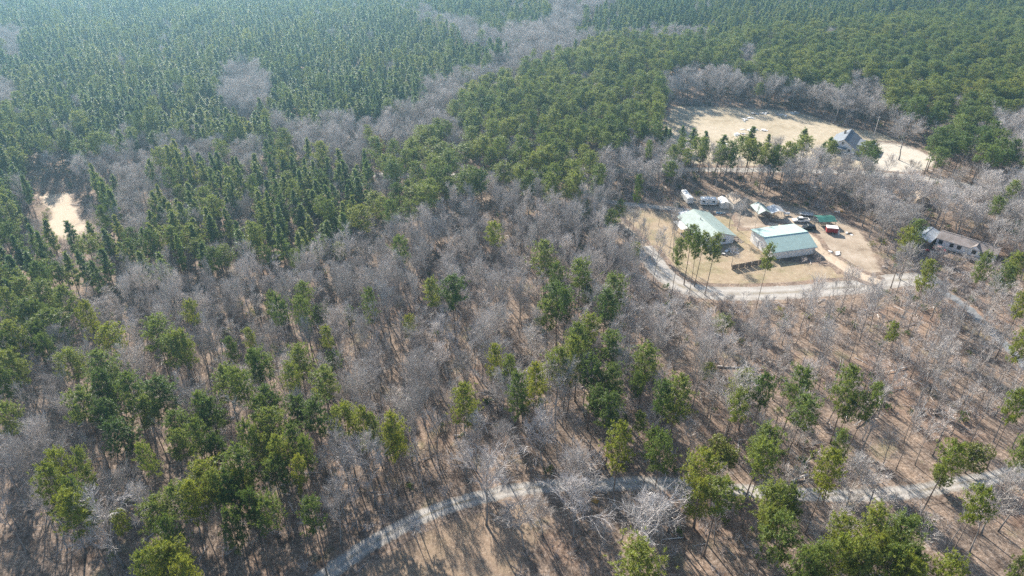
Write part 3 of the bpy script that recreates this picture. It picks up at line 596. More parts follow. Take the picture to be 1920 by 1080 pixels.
loft('hood', [(0.1, 0.35, 0.5, 0.95, 0.9), (0.9, 0.32, 0.5, 0.92, 0.85), (1.1, 0.25, 0.55, 0.8, 0.85)], M['red'], t)
loft('rear_fender', [(-1.0, 0.55, 0.6, 0.8, 0.95), (-0.3, 0.6, 0.6, 0.85, 0.95), (0.1, 0.5, 0.5, 0.7, 0.9)], M['red'], t)
part('seat', MB().box((-0.55, 0, 1.0), (0.45, 0.5, 0.12)).box((-0.78, 0, 1.2), (0.1, 0.48, 0.4)), M['black'], t)
part('steering_wheel', MB().tube([(0.0, 0, 0.9), (-0.1, 0, 1.2)], 0.025).disc((-0.1, 0, 1.2), 0.16, 0.03), M['black'], t)
for x, r_, y in ((-0.6, 0.42, 0.55), (0.75, 0.28, 0.42)):
    for s in (-1, 1): wv = part('wheel', MB().disc((x, s * y, r_), r_, 0.24, 12), M['tyre'], t); part('rim', MB().disc((x, s * (y + 0.09), r_), r_ * 0.5, 0.1, 10), M['metal'], wv)
foot(c[0], c[1], 2)

# blue-grey house on the field, its wing, utility pole, debris
c = np.array(un(1583, 277)); yaw = R(57)
t = thing('blue_roof_house', 'house with steep blue-grey shingle gable roof at the edge of the dry field', 'house', c, yaw)
t.scale = (0.88, 0.88, 0.92); gable_shell(t, 17, 11.5, 3.2, 6.6, M['wall_white'], M['roof_blue'], 0.5, 0.15)
for y in (-3.3, 3.0): add_window(t, (-8.5, y, 1.8), 1.2, 1.4, 'x-')
add_window(t, (-8.5, 0.2, 4.8), 1.0, 1.2, 'x-'); add_door(t, (-8.5, 0, 0.1), 1.1, 2.1, 'x-')
for x in (-5, -1, 4): add_window(t, (x, -5.75, 1.7), 1.2, 1.4, 'y-')
pr = part('porch_roof', MB().box((-9.9, 1.5, 2.85), (2.6, 7.5, 0.14)), M['roof_blue'], t)
for y in (-2.0, 1.5, 5.0): part('post', MB().box((-11.0, y, 1.4), (0.15, 0.15, 2.78)), M['white'], pr)
wg = part('garage_wing', MB().box((2.0, -9.4, 1.4), (9.0, 7.2, 2.8)), M['wall_white'], t)
part('roof', MB().add([(-3.0, -5.6, 3.35), (7.0, -5.6, 3.35), (7.0, -13.5, 2.75), (-3.0, -13.5, 2.75), (-3.0, -5.6, 3.5), (7.0, -5.6, 3.5), (7.0, -13.5, 2.9), (-3.0, -13.5, 2.9)], [(0, 1, 2, 3), (7, 6, 5, 4), (0, 4, 5, 1), (1, 5, 6, 2), (2, 6, 7, 3), (3, 7, 4, 0)]) or MB().box((2.0, -9.5, 2.92), (10, 8.0, 0.2), 0, 0.98), M['roof_blue'], wg)
part('garage_door', MB().box((-2.55, -9.4, 1.2), (0.08, 4.6, 2.3)), M['white'], wg)
part('chimney', MB().box((3.5, 1.8, 6.6), (0.9, 0.9, 2.0)), M['roof_tan'], t)
foot(c[0], c[1], 12); foot(c[0] + 8, c[1] - 5, 9)
c = un(1638, 256); t = thing('utility_pole', 'pale wooden utility pole at the wood edge behind the blue-roofed house', 'pole', c, R(20))
part('pole', MB().tube([(0, 0, 0), (0, 0, 5), (0, 0, 9.5)], [0.19, 0.16, 0.12], 8), M['snag'], t); part('crossarm', MB().box((0, 0.16, 8.7), (2.2, 0.12, 0.14)), M['wood'], t)
for x in (-0.9, 0.0, 0.9): part('insulator', MB().tube([(x, 0.16, 8.77), (x, 0.16, 8.97)], 0.05, 6), M['white'], t)
for i, (px, py, sp, n, lb) in enumerate([(1385, 253, 2.6, 10, 'ring of white rubble with dark centre lying alone on the dry field'), (1402, 243, 2.8, 9, 'long low heap of white sheets and dark scrap in mid field'), (1416, 244, 2.0, 7, 'dark scrap heap beside the long white sheets in mid field'), (1432, 245, 1.6, 5, 'small white heap at the end of the row in mid field'),
        (1396, 226, 2.4, 7, 'flat white sheets lying on dry grass near the field back edge'), (1408, 222, 2.4, 8, 'pale scrap heap by the flat white sheets near the field back edge'), (1413, 214, 3.2, 9, 'long white rubble strip at the back edge of the field'), (1434, 213, 3.0, 9, 'white rubble strip in front of the shaded pines'), (1462, 216, 2.4, 7, 'scattered white pieces where the field meets the woods'), (1492, 213, 2.6, 8, 'white heap under the trees at the back corner of the field'), (1355, 270, 2.0, 6, 'low pale heap behind the pine row at the front of the field')]):
    heap('debris_heap', lb, 'debris', un(px, py), n, sp, ['white', 'offwhite', 'metal', 'white', 'wood_dark'], (0.7, 2.4), 'slab', random.uniform(0, 3))
c = un(1725, 380); shed('gable_shed', 'small tan-roofed gabled shed among bare trees between mobile home and field', c, R(75), 6, 4.5, 2.4, 3.9, 'wood', 'roof_tan', False)
c = un(1113, 935); t = thing('tarp_cover', 'mustard tarp thrown over a dark low frame beside the gravel lane', 'tarp', c, R(-30))
part('cover', MB().box((0.3, -0.3, 0.45), (1.8, 1.2, 0.9), 0, 0.55), M['mustard'], t); part('frame', MB().box((-0.7, 0.7, 0.4), (1.3, 1.0, 0.8), 0, 0.8), M['black'], t); foot(c[0], c[1], 3)

# ------------------------------------------------------------------ tree models
def vnorm(a): return a / (np.linalg.norm(a) + 1e-9)
def blades(mb, c, r, n, ln, wd, up, mi, nrm=(0, 0, 1)):
    """a tuft of n thin needle-bunch triangles radiating from c"""
    d = r.normal(0, 1, (n, 3)); d[:, 2] += up; d /= np.linalg.norm(d, axis=1)[:, None] + 1e-9
    k = r.normal(0, 0.55, (n, 3)) + np.asarray(nrm)[None]; s_ = np.cross(d, k); s_ /= np.linalg.norm(s_, axis=1)[:, None] + 1e-9
    L = ln * r.uniform(0.7, 1.25, n)[:, None]; W = wd * r.uniform(0.7, 1.3, n)[:, None]
    base = np.asarray(c)[None] + d * L * 0.08
    V = np.stack([base - s_ * W * 0.5, base + s_ * W * 0.5, base + d * L], 1).reshape(-1, 3)
    mb.add(V, [(3 * i, 3 * i + 1, 3 * i + 2) for i in range(n)], mi)
def trunk_path(r, H, bend, n=7, lean=0.0):
    a = r.uniform(0, 6.28); p = []; off = np.zeros(2); dr = np.array((math.cos(a), math.sin(a))) * lean
    for i in range(n):
        t = i / (n - 1); off = off + r.normal(0, bend, 2) * (0 if i == 0 else 1); p.append(np.array((off[0] + dr[0] * H * t, off[1] + dr[1] * H * t, H * t)))
    return p
def along(p, t):
    f = min(max(t, 0), 0.9999) * (len(p) - 1); i = int(f); return p[i] + (p[i + 1] - p[i]) * (f - i)
def make_pine(seed, H=20.0, Rc=3.1, cb=0.55, nb=30, shape='round', bl=(0.50, 0.115), tn=14, tufts=17):
    r = np.random.RandomState(seed); T = MB(); C = MB(); p = trunk_path(r, H, 0.07)
    rr = [0.20 * H / 20 * (1.0 - 0.8 * (i / (len(p) - 1)) ** 1.1) for i in range(len(p))]; rr[0] *= 1.3; T.tube(p, rr, 6)
    for k in range(r.randint(4, 9)):
        z = r.uniform(0.3, cb); a = r.uniform(0, 6.28); b = along(p, z); ln = r.uniform(0.5, 1.8)
        T.tube([b, b + np.array((math.cos(a), math.sin(a), r.uniform(-0.2, 0.3))) * ln], [0.035, 0.012], 3, cap=False)
    lob = [(r.uniform(0, 6.28), r.uniform(0.75, 1.25)) for _ in range(4)]
    for k in range(nb):
        t = (k + r.uniform(0.1, 0.9)) / nb; z = cb + (1 - cb) * t * 0.985; a = k * 2.399 + r.normal(0, 0.45)
        if shape == 'round': prof = max(0.12, math.sin(math.pi * (0.20 + 0.76 * t)) ** 0.6)
        else: prof = max(0.12, (1 - t) ** 0.55 * min(1.0, 0.5 + 2.2 * t))
        asym = np.mean([1 + 0.2 * math.cos(a - la) * s_ for la, s_ in lob])
        ln = Rc * prof * asym * r.uniform(0.74, 1.12); b = along(p, z)
        rise = (0.12 + 0.55 * t) if shape == 'round' else (0.25 + 0.5 * t)
        d = vnorm(np.array((math.cos(a), math.sin(a), rise + r.normal(0, 0.12)))); m_ = b + d * ln * 0.55; e = m_ + (d + np.array((0, 0, 0.15))) * ln * 0.45
        C.tube([b, m_, e], [0.055, 0.035, 0.012], 3, 1, False)
        nt_ = max(3, int(tufts * (0.45 + 0.55 * ln / Rc)))
        for q in range(nt_):
            f = r.uniform(0.38, 1.05); base = (b + (m_ - b) * f / 0.55) if f < 0.55 else m_ + (e - m_) * (f - 0.55) / 0.45
            sp = 0.30 * ln * (0.5 + 0.6 * f); off = r.normal(0, 1, 3) * np.array((sp, sp, sp * 0.45)) * 0.62
            q_ = base + off + np.array((0, 0, 0.1)); o_ = q_ - np.array((p[-1][0] * 0.5, p[-1][1] * 0.5, H * (cb + (1 - cb) * 0.35))); o_[2] *= 0.8; blades(C, q_, r, tn, bl[0], bl[1], 0.35, 0, vnorm(vnorm(o_) + np.array((0, 0, 0.45))))
    top = p[-1]
    for q in range(4): blades(C, top + r.normal(0, 0.25, 3), r, tn, bl[0], bl[1], 0.9, 0)
    return T, C
def make_bare(seed, H=16.0, Rc=3.2, cb=0.36, n1=13, dens=1.35, tw=0.034, slim=False):
    r = np.random.RandomState(seed); T = MB(); C = MB(); p = trunk_path(r, H * 0.92, 0.13, 8, r.uniform(0, 0.05))
    r0 = 0.17 * H / 16 * (0.75 if slim else 1.0); T.tube(p, [r0 * (1.35 if i == 0 else 1.0) * (1 - 0.86 * (i / 7.0)) for i in range(8)], 6)
    def rib(a, b, w0):
        d = vnorm(b - a); k = np.cross(d, r.normal(0, 1, 3)); k = vnorm(k) * w0 * 0.5
        C.add([a - k, a + k, b + k * 0.4, b - k * 0.4], [(0, 1, 2, 3)])
    def turn(d, ang):
        k = vnorm(np.cross(d, r.normal(0, 1, 3))); return vnorm(d * math.cos(ang) + k * math.sin(ang))
    for i in range(n1):
        t = (i + r.uniform(0, 1)) / n1; z = cb + (0.99 - cb) * t; a = i * 2.399 + r.normal(0, 0.6); b = along(p, z)
        ln = Rc * (1.15 - 0.65 * t) * r.uniform(0.65, 1.2); el = R(r.uniform(36, 66) + 14 * t)
        d = np.array((math.cos(a) * math.cos(el), math.sin(a) * math.cos(el), math.sin(el))); ln = ln / max(0.55, math.cos(el)) * 0.9
        q1 = b + d * ln * 0.5; d2 = vnorm(turn(d, 0.25) + np.array((0, 0, 0.18))); q2 = q1 + d2 * ln * 0.5
        rb = r0 * (0.48 - 0.2 * t); C.tube([b, q1, q2], [rb, rb * 0.62, rb * 0.25], 4, 1, False)
        for j in range(int(6 * dens + 0.5)):
            f = r.uniform(0.3, 1.0); s0 = (b + (q1 - b) * f / 0.5) if f < 0.5 else q1 + (q2 - q1) * (f - 0.5) / 0.5
            ds = vnorm(turn(d2, r.uniform(0.35, 0.85)) + np.array((0, 0, 0.25))); l2 = ln * r.uniform(0.32, 0.6); e = s0 + ds * l2
            C.tube([s0, e], [rb * 0.42, rb * 0.16], 3, 1, False)
            for k in range(int(6 * dens + 0.5)):
                f = r.uniform(0.2, 1.0); u0 = s0 + (e - s0) * f; dt = vnorm(turn(ds, r.uniform(0.3, 0.8)) + np.array((0, 0, 0.25))); l3 = l2 * r.uniform(0.45, 0.8); e3 = u0 + dt * l3
                rib(u0, e3, tw * 1.25)
                for g in range(2):
                    u1 = u0 + (e3 - u0) * r.uniform(0.25, 0.9); rib(u1, u1 + turn(dt, r.uniform(0.3, 0.8)) * l3 * r.uniform(0.5, 0.9), tw * 0.85)
    return T, C
def make_brush(seed, H=2.2):
    r = np.random.RandomState(seed); C = MB()
    for i in range(r.randint(7, 13)):
        a = r.uniform(0, 6.28); el = R(r.uniform(45, 85)); d = np.array((math.cos(a) * math.cos(el), math.sin(a) * math.cos(el), math.sin(el)))
        b = np.array((r.normal(0, 0.25), r.normal(0, 0.25), -0.05)); e = b + d * H * r.uniform(0.6, 1.1)
        C.tube([b, e], [0.025, 0.008], 3, 0, False)
        for j in range(9):
            u0 = b + (e - b) * r.uniform(0.3, 1.0); q = vnorm(d + r.normal(0, 0.55, 3)) * H * r.uniform(0.15, 0.4); k = vnorm(np.cross(q, r.normal(0, 1, 3))) * 0.022
            C.add([u0 - k, u0 + k, u0 + q + k * 0.4, u0 + q - k * 0.4], [(0, 1, 2, 3)])
    return C
def make_round(seed, H=11.0, Rc=4.2, n=800, m_leaf=0):
    r = np.random.RandomState(seed); T = MB(); C = MB(); p = trunk_path(r, H * 0.85, 0.12); T.tube(p, [0.22 - 0.17 * i / 6 for i in range(7)], 6)
    for i in range(16):
        b = along(p, r.uniform(0.2, 0.9)); d = vnorm(r.normal(0, 1, 3) + np.array((0, 0, 0.4))); C.tube([b, b + d * Rc * 0.7], [0.06, 0.02], 3, 1, False)
    lumps = [(vnorm(r.normal(0, 1, 3) * np.array((1, 1, 0.8))) * r.uniform(0.35, 0.72), r.uniform(0.32, 0.5)) for _ in range(13)]
    for i in range(n):
        c, s_ = lumps[r.randint(len(lumps))]; d = vnorm(r.normal(0, 1, 3)); q = c + d * s_ * r.uniform(0.75, 1.05)
        blades(C, np.array((q[0] * Rc, q[1] * Rc, H * 0.58 + q[2] * H * 0.44)), r, 9, 0.40, 0.19, 0.3, 0, vnorm(d + np.array((0, 0, 0.3))))
    return T, C
def protos(kind, builders, mats):
    out = []
    for i, (T, C) in enumerate(builders):
        tm = T.mesh(kind + '_trunk', mats[0], True) if T.v else None
        cm = C.mesh(kind + '_crown', [mats[1], mats[2]])
        J = MB(); J.v = T.v + C.v; J.f = T.f + [tuple(q + len(T.v) for q in f) for f in C.f]
        J.mi = [0] * len(T.f) + [1 if m_ == 0 else 2 for m_ in C.mi]
        out.append((tm, cm, J.mesh(kind + '_whole', list(mats))))
    return out
PR = {}
pb = [make_pine(100 + i, 20.0, [3.6, 3.9, 3.4, 4.0, 3.5, 3.8, 3.7][i], [0.58, 0.62, 0.64, 0.52, 0.6, 0.66, 0.48][i], [38, 34, 32, 42, 36, 32, 44][i]) for i in range(7)]
PR['pine'] = protos('pine', pb, (M['bark_pine'], M['pine'], M['bark_pine']))
PR['pine_dark'] = protos('dark_pine', pb, (M['bark_pine'], M['pine_dark'], M['bark_pine']))
PR['pine_yellow'] = protos('yellow_pine', pb, (M['bark_pine'], M['pine_yellow'], M['bark_pine']))
PR['plant'] = protos('young_pine', [make_pine(200 + i, 15.0, [2.4, 2.2, 2.6, 2.3, 2.5, 2.2][i], [0.36, 0.42, 0.33, 0.45, 0.38, 0.4][i], 38, 'spire', (0.52, 0.15), 11, 11) for i in range(6)], (M['bark_pine'], M['plant'], M['bark_pine']))
PR['bare'] = protos('bare_tree', [make_bare(300 + i, 16.0, [3.0, 3.4, 2.7, 3.6, 3.1, 2.9, 3.3, 3.8][i], [0.34, 0.4, 0.3, 0.42, 0.36, 0.45, 0.3, 0.38][i], 13) for i in range(8)], (M['bark'], M['twig'], M['limb']))
PR['pole'] = protos('slender_tree', [make_bare(340 + i, 16.0, [1.9, 1.6, 2.1, 1.8, 2.3][i], [0.5, 0.55, 0.45, 0.58, 0.5][i], 10, 0.95, 0.030, True) for i in range(5)], (M['bark'], M['twig'], M['limb']))
PR['pale'] = protos('pale_tree', [make_bare(380 + i, 16.0, [3.4, 3.9, 3.2][i], [0.38, 0.42, 0.35][i], 14, 1.35, 0.034) for i in range(3)], (M['bark'], M['twig_pale'], M['twig_pale']))
PR['round'] = protos('evergreen', [make_round(400 + i) for i in range(3)], (M['bark'], M['holly'], M['bark']))
PR['rust'] = protos('brown_leaf_tree', [make_round(420, 15.0, 4.0, 300)], (M['bark'], M['rust'], M['bark']))
BRUSH = [make_brush(500 + i).mesh('brush_whole', M['brush']) for i in range(6)]
for i in range(2):
    r_ = np.random.RandomState(560 + i); C_ = MB()
    for q in range(26): blades(C_, r_.normal(0, 1, 3) * np.array((0.55, 0.55, 0.35)) + np.array((0, 0, 0.7)), r_, 9, 0.34, 0.14, 0.5, 0)
    BRUSH.append(C_.mesh('leafy_shrub', M['holly'] if i else M['pine_dark']))
for i in range(3):
    r_ = np.random.RandomState(570 + i); C_ = MB(); L_ = r_.uniform(2.5, 5.5); C_.tube([(-L_ / 2, 0, 0.1), (0, r_.normal(0, 0.15), 0.14), (L_ / 2, 0, 0.12)], [0.1, 0.075, 0.03], 5)
    for q in range(5): b_ = np.array((r_.uniform(-0.2, 0.5) * L_, 0, 0.12)); C_.tube([b_, b_ + np.array((r_.uniform(0.1, 0.6), r_.normal(0, 0.6), r_.uniform(0.05, 0.5)))], [0.03, 0.01], 3, 0, False)
    BRUSH.append(C_.mesh('fallen_branch', M['snag'] if i == 0 else M['limb']))
BW = np.array([5] * 6 + [1.2, 0.8] + [1.6] * 3); BW = BW / BW.sum()

# ------------------------------------------------------------------ what grows where
# hand-placed pines: crown centre pixel, crown width in pixels, tone (d dark, g mid, y yellow-green)
PINES = [(105,612,55,'g'),(35,690,45,'g'),(215,640,45,'y'),(290,628,50,'g'),(325,662,45,'g'),(355,655,35,'g'),(138,690,45,'g'),(197,700,55,'g'),(190,730,45,'d'),(155,770,55,'g'),(245,745,50,'g'),(300,740,60,'d'),(280,770,40,'g'),(210,775,45,'d'),(330,810,45,'g'),(370,770,32,'g'),(400,785,50,'d'),(425,720,45,'g'),(432,655,24,'d'),(465,730,40,'g'),(475,690,30,'d'),(362,595,25,'y'),(160,595,30,'y'),(45,600,45,'d'),(72,592,30,'d'),(20,640,40,'g'),(22,790,40,'g'),(12,662,40,'d'),(8,722,40,'d'),(85,560,40,'g'),(22,570,40,'g'),(125,575,35,'g'),(60,640,35,'d'),(95,655,30,'d'),
 (120,870,36,'y'),(150,892,28,'g'),(100,915,50,'y'),(140,935,36,'d'),(150,965,55,'y'),(290,865,26,'g'),(385,888,60,'y'),(450,880,60,'g'),(465,908,38,'y'),(415,845,38,'d'),(310,960,55,'g'),(370,945,42,'y'),(340,940,45,'g'),(325,1005,42,'d'),(300,1050,55,'y'),(345,1045,50,'y'),(355,1072,45,'y'),(475,950,36,'d'),(225,980,22,'y'),(285,1078,45,'g'),(240,820,55,'d'),(340,835,40,'g'),(372,822,40,'g'),(425,925,45,'d'),(400,920,40,'g'),(450,955,40,'d'),(430,985,38,'d'),
 (507,575,24,'g'),(528,590,30,'d'),(565,560,28,'g'),(570,582,30,'g'),(685,565,25,'g'),(622,641,20,'y'),(762,612,17,'y'),(850,548,52,'d'),(815,556,30,'g'),(655,592,16,'g'),(560,680,40,'g'),(500,690,45,'g'),(545,715,32,'g'),(605,725,52,'g'),(505,765,45,'d'),(555,775,45,'d'),(590,785,50,'d'),(488,780,40,'d'),(510,802,50,'g'),(690,787,32,'y'),(650,797,45,'y'),(745,808,40,'y'),(867,755,44,'y'),(932,680,26,'y'),(950,697,26,'g'),(710,802,26,'g'),(475,640,20,'g'),
 (525,890,50,'g'),(548,894,30,'y'),(490,965,52,'d'),(590,978,42,'d'),(500,840,45,'g'),(572,850,28,'d'),(735,828,26,'y'),(535,850,36,'g'),(560,830,36,'d'),(475,830,36,'d'),
 (1048,560,50,'d'),(1030,592,40,'g'),(1062,582,32,'d'),(1090,518,42,'g'),(1046,520,26,'d'),(1135,577,42,'d'),(1150,543,45,'g'),(1106,556,22,'d'),(1100,620,36,'g'),(1085,642,42,'g'),(1070,667,42,'g'),(1045,682,42,'g'),(1148,655,46,'g'),(1210,667,46,'g'),(1110,702,42,'d'),(1150,717,46,'d'),(1112,757,40,'d'),(1146,777,48,'d'),(1000,717,38,'y'),(975,737,36,'d'),(1268,738,52,'g'),(1252,762,38,'d'),(1385,720,36,'y'),(1430,736,36,'d'),(1392,772,32,'g'),(1200,792,16,'g'),(1196,722,20,'d'),
 (1160,837,46,'y'),(1325,882,55,'y'),(1420,842,55,'g'),(1424,872,48,'g'),(1345,937,62,'g'),(1312,925,36,'y'),(1195,1058,75,'y'),(1240,850,40,'d'),(1455,950,60,'g'),(1215,835,30,'d'),
 (1670,628,22,'y'),(1492,722,46,'g'),(1500,777,55,'g'),(1595,720,46,'g'),(1622,747,30,'g'),(1590,762,20,'d'),(1912,578,28,'y'),(1912,645,26,'y'),(1908,770,36,'y'),
 (1550,887,42,'y'),(1580,842,26,'g'),(1775,862,45,'y'),(1635,987,50,'y'),(1692,1012,65,'g'),(1475,1017,60,'g'),(1545,1042,52,'y'),(1600,1042,50,'y'),(1642,1032,40,'y'),(1832,952,45,'y'),(1772,1072,55,'y'),(1580,1002,42,'g'),(1450,987,36,'g'),(1912,1042,28,'g'),(1702,1052,50,'d'),(1660,1068,42,'g'),(1530,1068,50,'g'),(1912,852,30,'g'),(1500,1060,45,'g'),(1610,1075,50,'g'),(1720,1085,55,'y'),
 (1270,474,24,'g'),(1296,448,30,'g'),(1315,457,26,'g'),(1337,466,26,'g'),(1306,470,20,'d'),(1438,490,22,'g'),(1195,356,15,'d'),(1022,478,42,'g'),(752,466,28,'d'),(927,446,28,'y'),(740,404,26,'d'),(780,372,40,'g'),(737,328,32,'d'),(785,262,28,'g'),(802,302,32,'g'),(830,285,40,'g'),(870,290,40,'g'),(872,347,34,'g'),(902,345,28,'d'),(775,300,25,'g'),(1740,520,30,'y'),(1715,440,30,'g'),(1700,455,28,'y'),(1840,505,26,'g'),(1880,520,34,'g'),(1900,500,30,'y')]
PINES += [(1219, 280, 12, 'g'), (1262, 290, 22, 'g'), (1278, 277, 20, 'g'), (1306, 273, 20, 'g'), (1322, 280, 18, 'g'), (1344, 290, 22, 'g'), (1366, 286, 22, 'd'), (1390, 274, 26, 'g'), (1404, 280, 24, 'g'), (1418, 284, 24, 'd'), (1437, 290, 22, 'g'), (1458, 293, 24, 'd'), (1475, 286, 24, 'g'), (1512, 272, 28, 'g'), (1558, 281, 26, 'g'), (1619, 283, 28, 'g'), (1637, 284, 18, 'd'), (1632, 296, 22, 'd'), (1756, 296, 30, 'g'), (1372, 298, 20, 'd'), (1450, 300, 20, 'g'), (1290, 296, 18, 'g')]
ROUNDS = [(1355, 848, 78), (1832, 842, 66), (1783, 872, 46), (1690, 985, 50)]
BAREBIG = [((1685, 300), 17.0, 1.55, 'pale'), ((1562, 232), 14.0, 1.25, 'pale'), ((912, 985), 18.0, 1.2, 'pale'), ((1080, 985), 16.0, 1.15, 'bare'), ((1200, 1075), 17.0, 1.2, 'pale'), ((985, 1035), 14.0, 1.1, 'bare'), ((655, 935), 16.0, 1.0, 'pale'), ((235, 1065), 18.0, 1.3, 'pale'), ((55, 960), 18.0, 1.4, 'bare'), ((945, 800), 16.0, 1.1, 'pale'), ((1020, 880), 16.0, 1.1, 'pale'), ((1075, 1010), 17.0, 1.2, 'pale'), ((1330, 720), 13.0, 1.1, 'pale'), ((1262, 490), 19.0, 0.7, 'bare'), ((1365, 435), 13.0, 0.7, 'bare'), ((1382, 432), 11.0, 0.6, 'bare'), ((1415, 432), 10.0, 0.5, 'pole'), ((1372, 500), 6.0, 0.6, 'bare'), ((1254, 480), 18.0, 0.6, 'pole'),
           ((1500, 620), 15, 0.9, 'bare'), ((1570, 595), 15, 0.8, 'bare'), ((1590, 605), 16, 0.8, 'pole'), ((1205, 428), 11, 0.5, 'pole'), ((1234, 424), 10, 0.5, 'pole'), ((1172, 425), 9, 0.5, 'pole'), ((1612, 640), 18, 0.8, 'bare'), ((1717, 765), 18, 0.9, 'bare')]
Z_BARE = [  # canopy outlines in the photograph
 [(755, 22), (830, 27), (905, 55), (950, 57), (1037, 37), (1037, 13), (1010, 0), (1010, -80), (1210, -80), (1165, 5), (1110, 28), (1085, 45), (1075, 66), (1180, 68), (1280, 60), (1330, 62), (1330, 76), (1250, 81), (1130, 83), (1050, 102), (1040, 116), (1000, 132), (960, 128), (945, 95), (900, 90), (840, 60), (780, 42)],
 [(960, 128), (940, 110), (900, 118), (885, 130), (830, 145), (800, 155), (790, 170), (800, 195), (770, 205), (690, 218), (640, 225), (580, 235), (505, 222), (505, 240), (545, 285), (600, 300), (640, 320), (700, 300), (760, 270), (800, 262), (860, 258), (885, 240), (840, 215), (870, 190), (880, 165), (940, 150), (1000, 132)],
 [(412, 150), (440, 112), (500, 140), (512, 165), (505, 205), (440, 218), (415, 190)],
 [(-120, 150), (25, 155), (32, 195), (-120, 215)], [(-150, 50), (45, 58), (35, 105), (-150, 125)],
 [(340, 270), (420, 268), (505, 292), (495, 322), (420, 316), (350, 300)], [(215, 330), (268, 330), (296, 385), (276, 440), (222, 430), (220, 365)],
 [(1118, 300), (1230, 268), (1300, 288), (1560, 292), (1700, 318), (1960, 330), (1960, 480), (1720, 430), (1600, 385), (1500, 375), (1400, 352), (1270, 350), (1150, 362)],
 [(1240, 150), (1300, 130), (1500, 165), (1600, 180), (1680, 210), (1660, 235), (1560, 225), (1480, 195), (1330, 188), (1250, 190)],
 [(1380, 100), (1420, 95), (1420, 130), (1385, 135)], [(1590, 160), (1650, 150), (1660, 190), (1600, 200)], [(1860, 225), (1960, 200), (1960, 300), (1870, 290)]]
Z_SPARSE = [(1425, 575), (1700, 548), (1785, 560), (1960, 690), (1960, 850), (1700, 860), (1440, 850)]
Z_MID = [(-150, 215), (30, 230), (200, 240), (520, 250), (700, 330), (745, 380), (740, 440), (650, 455), (560, 490), (470, 500), (400, 520), (240, 520), (150, 545), (100, 570), (-150, 600)]
Z_MATURE = [(690, 255), (800, 262), (870, 255), (1000, 265), (1110, 290), (1120, 360), (1060, 380), (960, 370), (850, 390), (760, 440), (700, 440)]
Z_GROVE = [(850, 250), (845, 215), (875, 190), (885, 165), (945, 150), (1000, 134), (1045, 118), (1130, 86), (1330, 78), (1345, 110), (1300, 135), (1245, 160), (1250, 200), (1235, 262), (1118, 298), (1000, 268)]
G_LOW = [(1180, 560), (1250, 540), (1420, 556), (1560, 548), (1660, 535), (1680, 590), (1560, 625), (1420, 640), (1250, 620)]
G_SOUTH = [(1000, 925), (1340, 928), (1340, 1000), (1300, 1180), (980, 1180)]       # ground outlines: only low growth here
G_LOW2 = [(1640, 500), (1700, 470), (1760, 485), (1880, 505), (1930, 570), (1900, 640), (1800, 620), (1700, 580), (1650, 545)]
G_LOW3 = [(1545, 300), (1700, 322), (1820, 348), (1800, 400), (1700, 395), (1560, 345)]
G_LOW4 = [(60, 440), (180, 440), (190, 505), (60, 510)]
G_CLEAR = [(620, 1100), (700, 1035), (860, 965), (1000, 932), (1040, 960), (990, 1060), (930, 1180), (560, 1300), (540, 1180)]
G_YARDBACK = [(1260, 370), (1500, 385), (1600, 405), (1640, 440), (1660, 520), (1440, 500), (1270, 420)]
TREES = {k: [] for k in PR}     # kind -> list of (x, y, scale_xy, scale_z, rot, variant)
def put(kind, x, y, sxy, sz, v=None, rot=None):
    TREES[kind].append((x, y, sxy, sz, rs.uniform(0, 6.28) if rot is None else rot, rs.randint(len(PR[kind])) if v is None else v))
occ = {}
def free(x, y, rad):
    i, j = int(x // 6), int(y // 6)
    for a in (-1, 0, 1):
        for b in (-1, 0, 1):
            for (ox, oy, orad) in occ.get((i + a, j + b), ()):
                if (ox - x) ** 2 + (oy - y) ** 2 < (rad + orad) ** 2 * 0.25: return False
    return True
def claim(x, y, rad): occ.setdefault((int(x // 6), int(y // 6)), []).append((x, y, rad))
for px, py, wpx, tone in PINES:
    hz = 20.5 * rs.uniform(0.9, 1.08) * (0.62 if wpx < 18 and py > 400 else (0.78 if wpx <= 24 and py > 500 else 1.0))
    x, y = un(px, py, hz * 0.79); dep = float(pj(x, y, hz * 0.8)[2]); dia = wpx / FPX * dep
    if py < 320: hz *= 0.85; x, y = un(px, py, hz * 0.79)
    put({'g': 'pine', 'd': 'pine_dark', 'y': 'pine_yellow'}[tone], x, y, max(0.45, min(1.5, dia / 6.0)), hz / 20.0); claim(x, y, 3.4)
for px, py, wpx in ROUNDS:
    x, y = un(px, py, 7.0); dia = wpx / FPX * float(pj(x, y, 7)[2]); put('round', x, y, dia / 8.2, dia / 9.0); claim(x, y, dia * 0.8)
x, y = un(710, 272, 11); put('rust', x, y, 0.85, 1.05); claim(x, y, 5)
for (px, py), h_, k, kind in BAREBIG: x, y = un(px, py); put(kind, x, y, k, h_ / 16.0); claim(x, y, 3.0)
def road_clear(x, y, m_):
    ok = np.ones(np.shape(x), bool)
    for nm, (c_, hw) in ROADS.items(): ok &= segdist(x, y, [tuple(q) for q in c_[::2]]) > hw + (m_ if nm not in ('grey_track', 'dirt_track', 'far_road') else 0.2)
    return ok
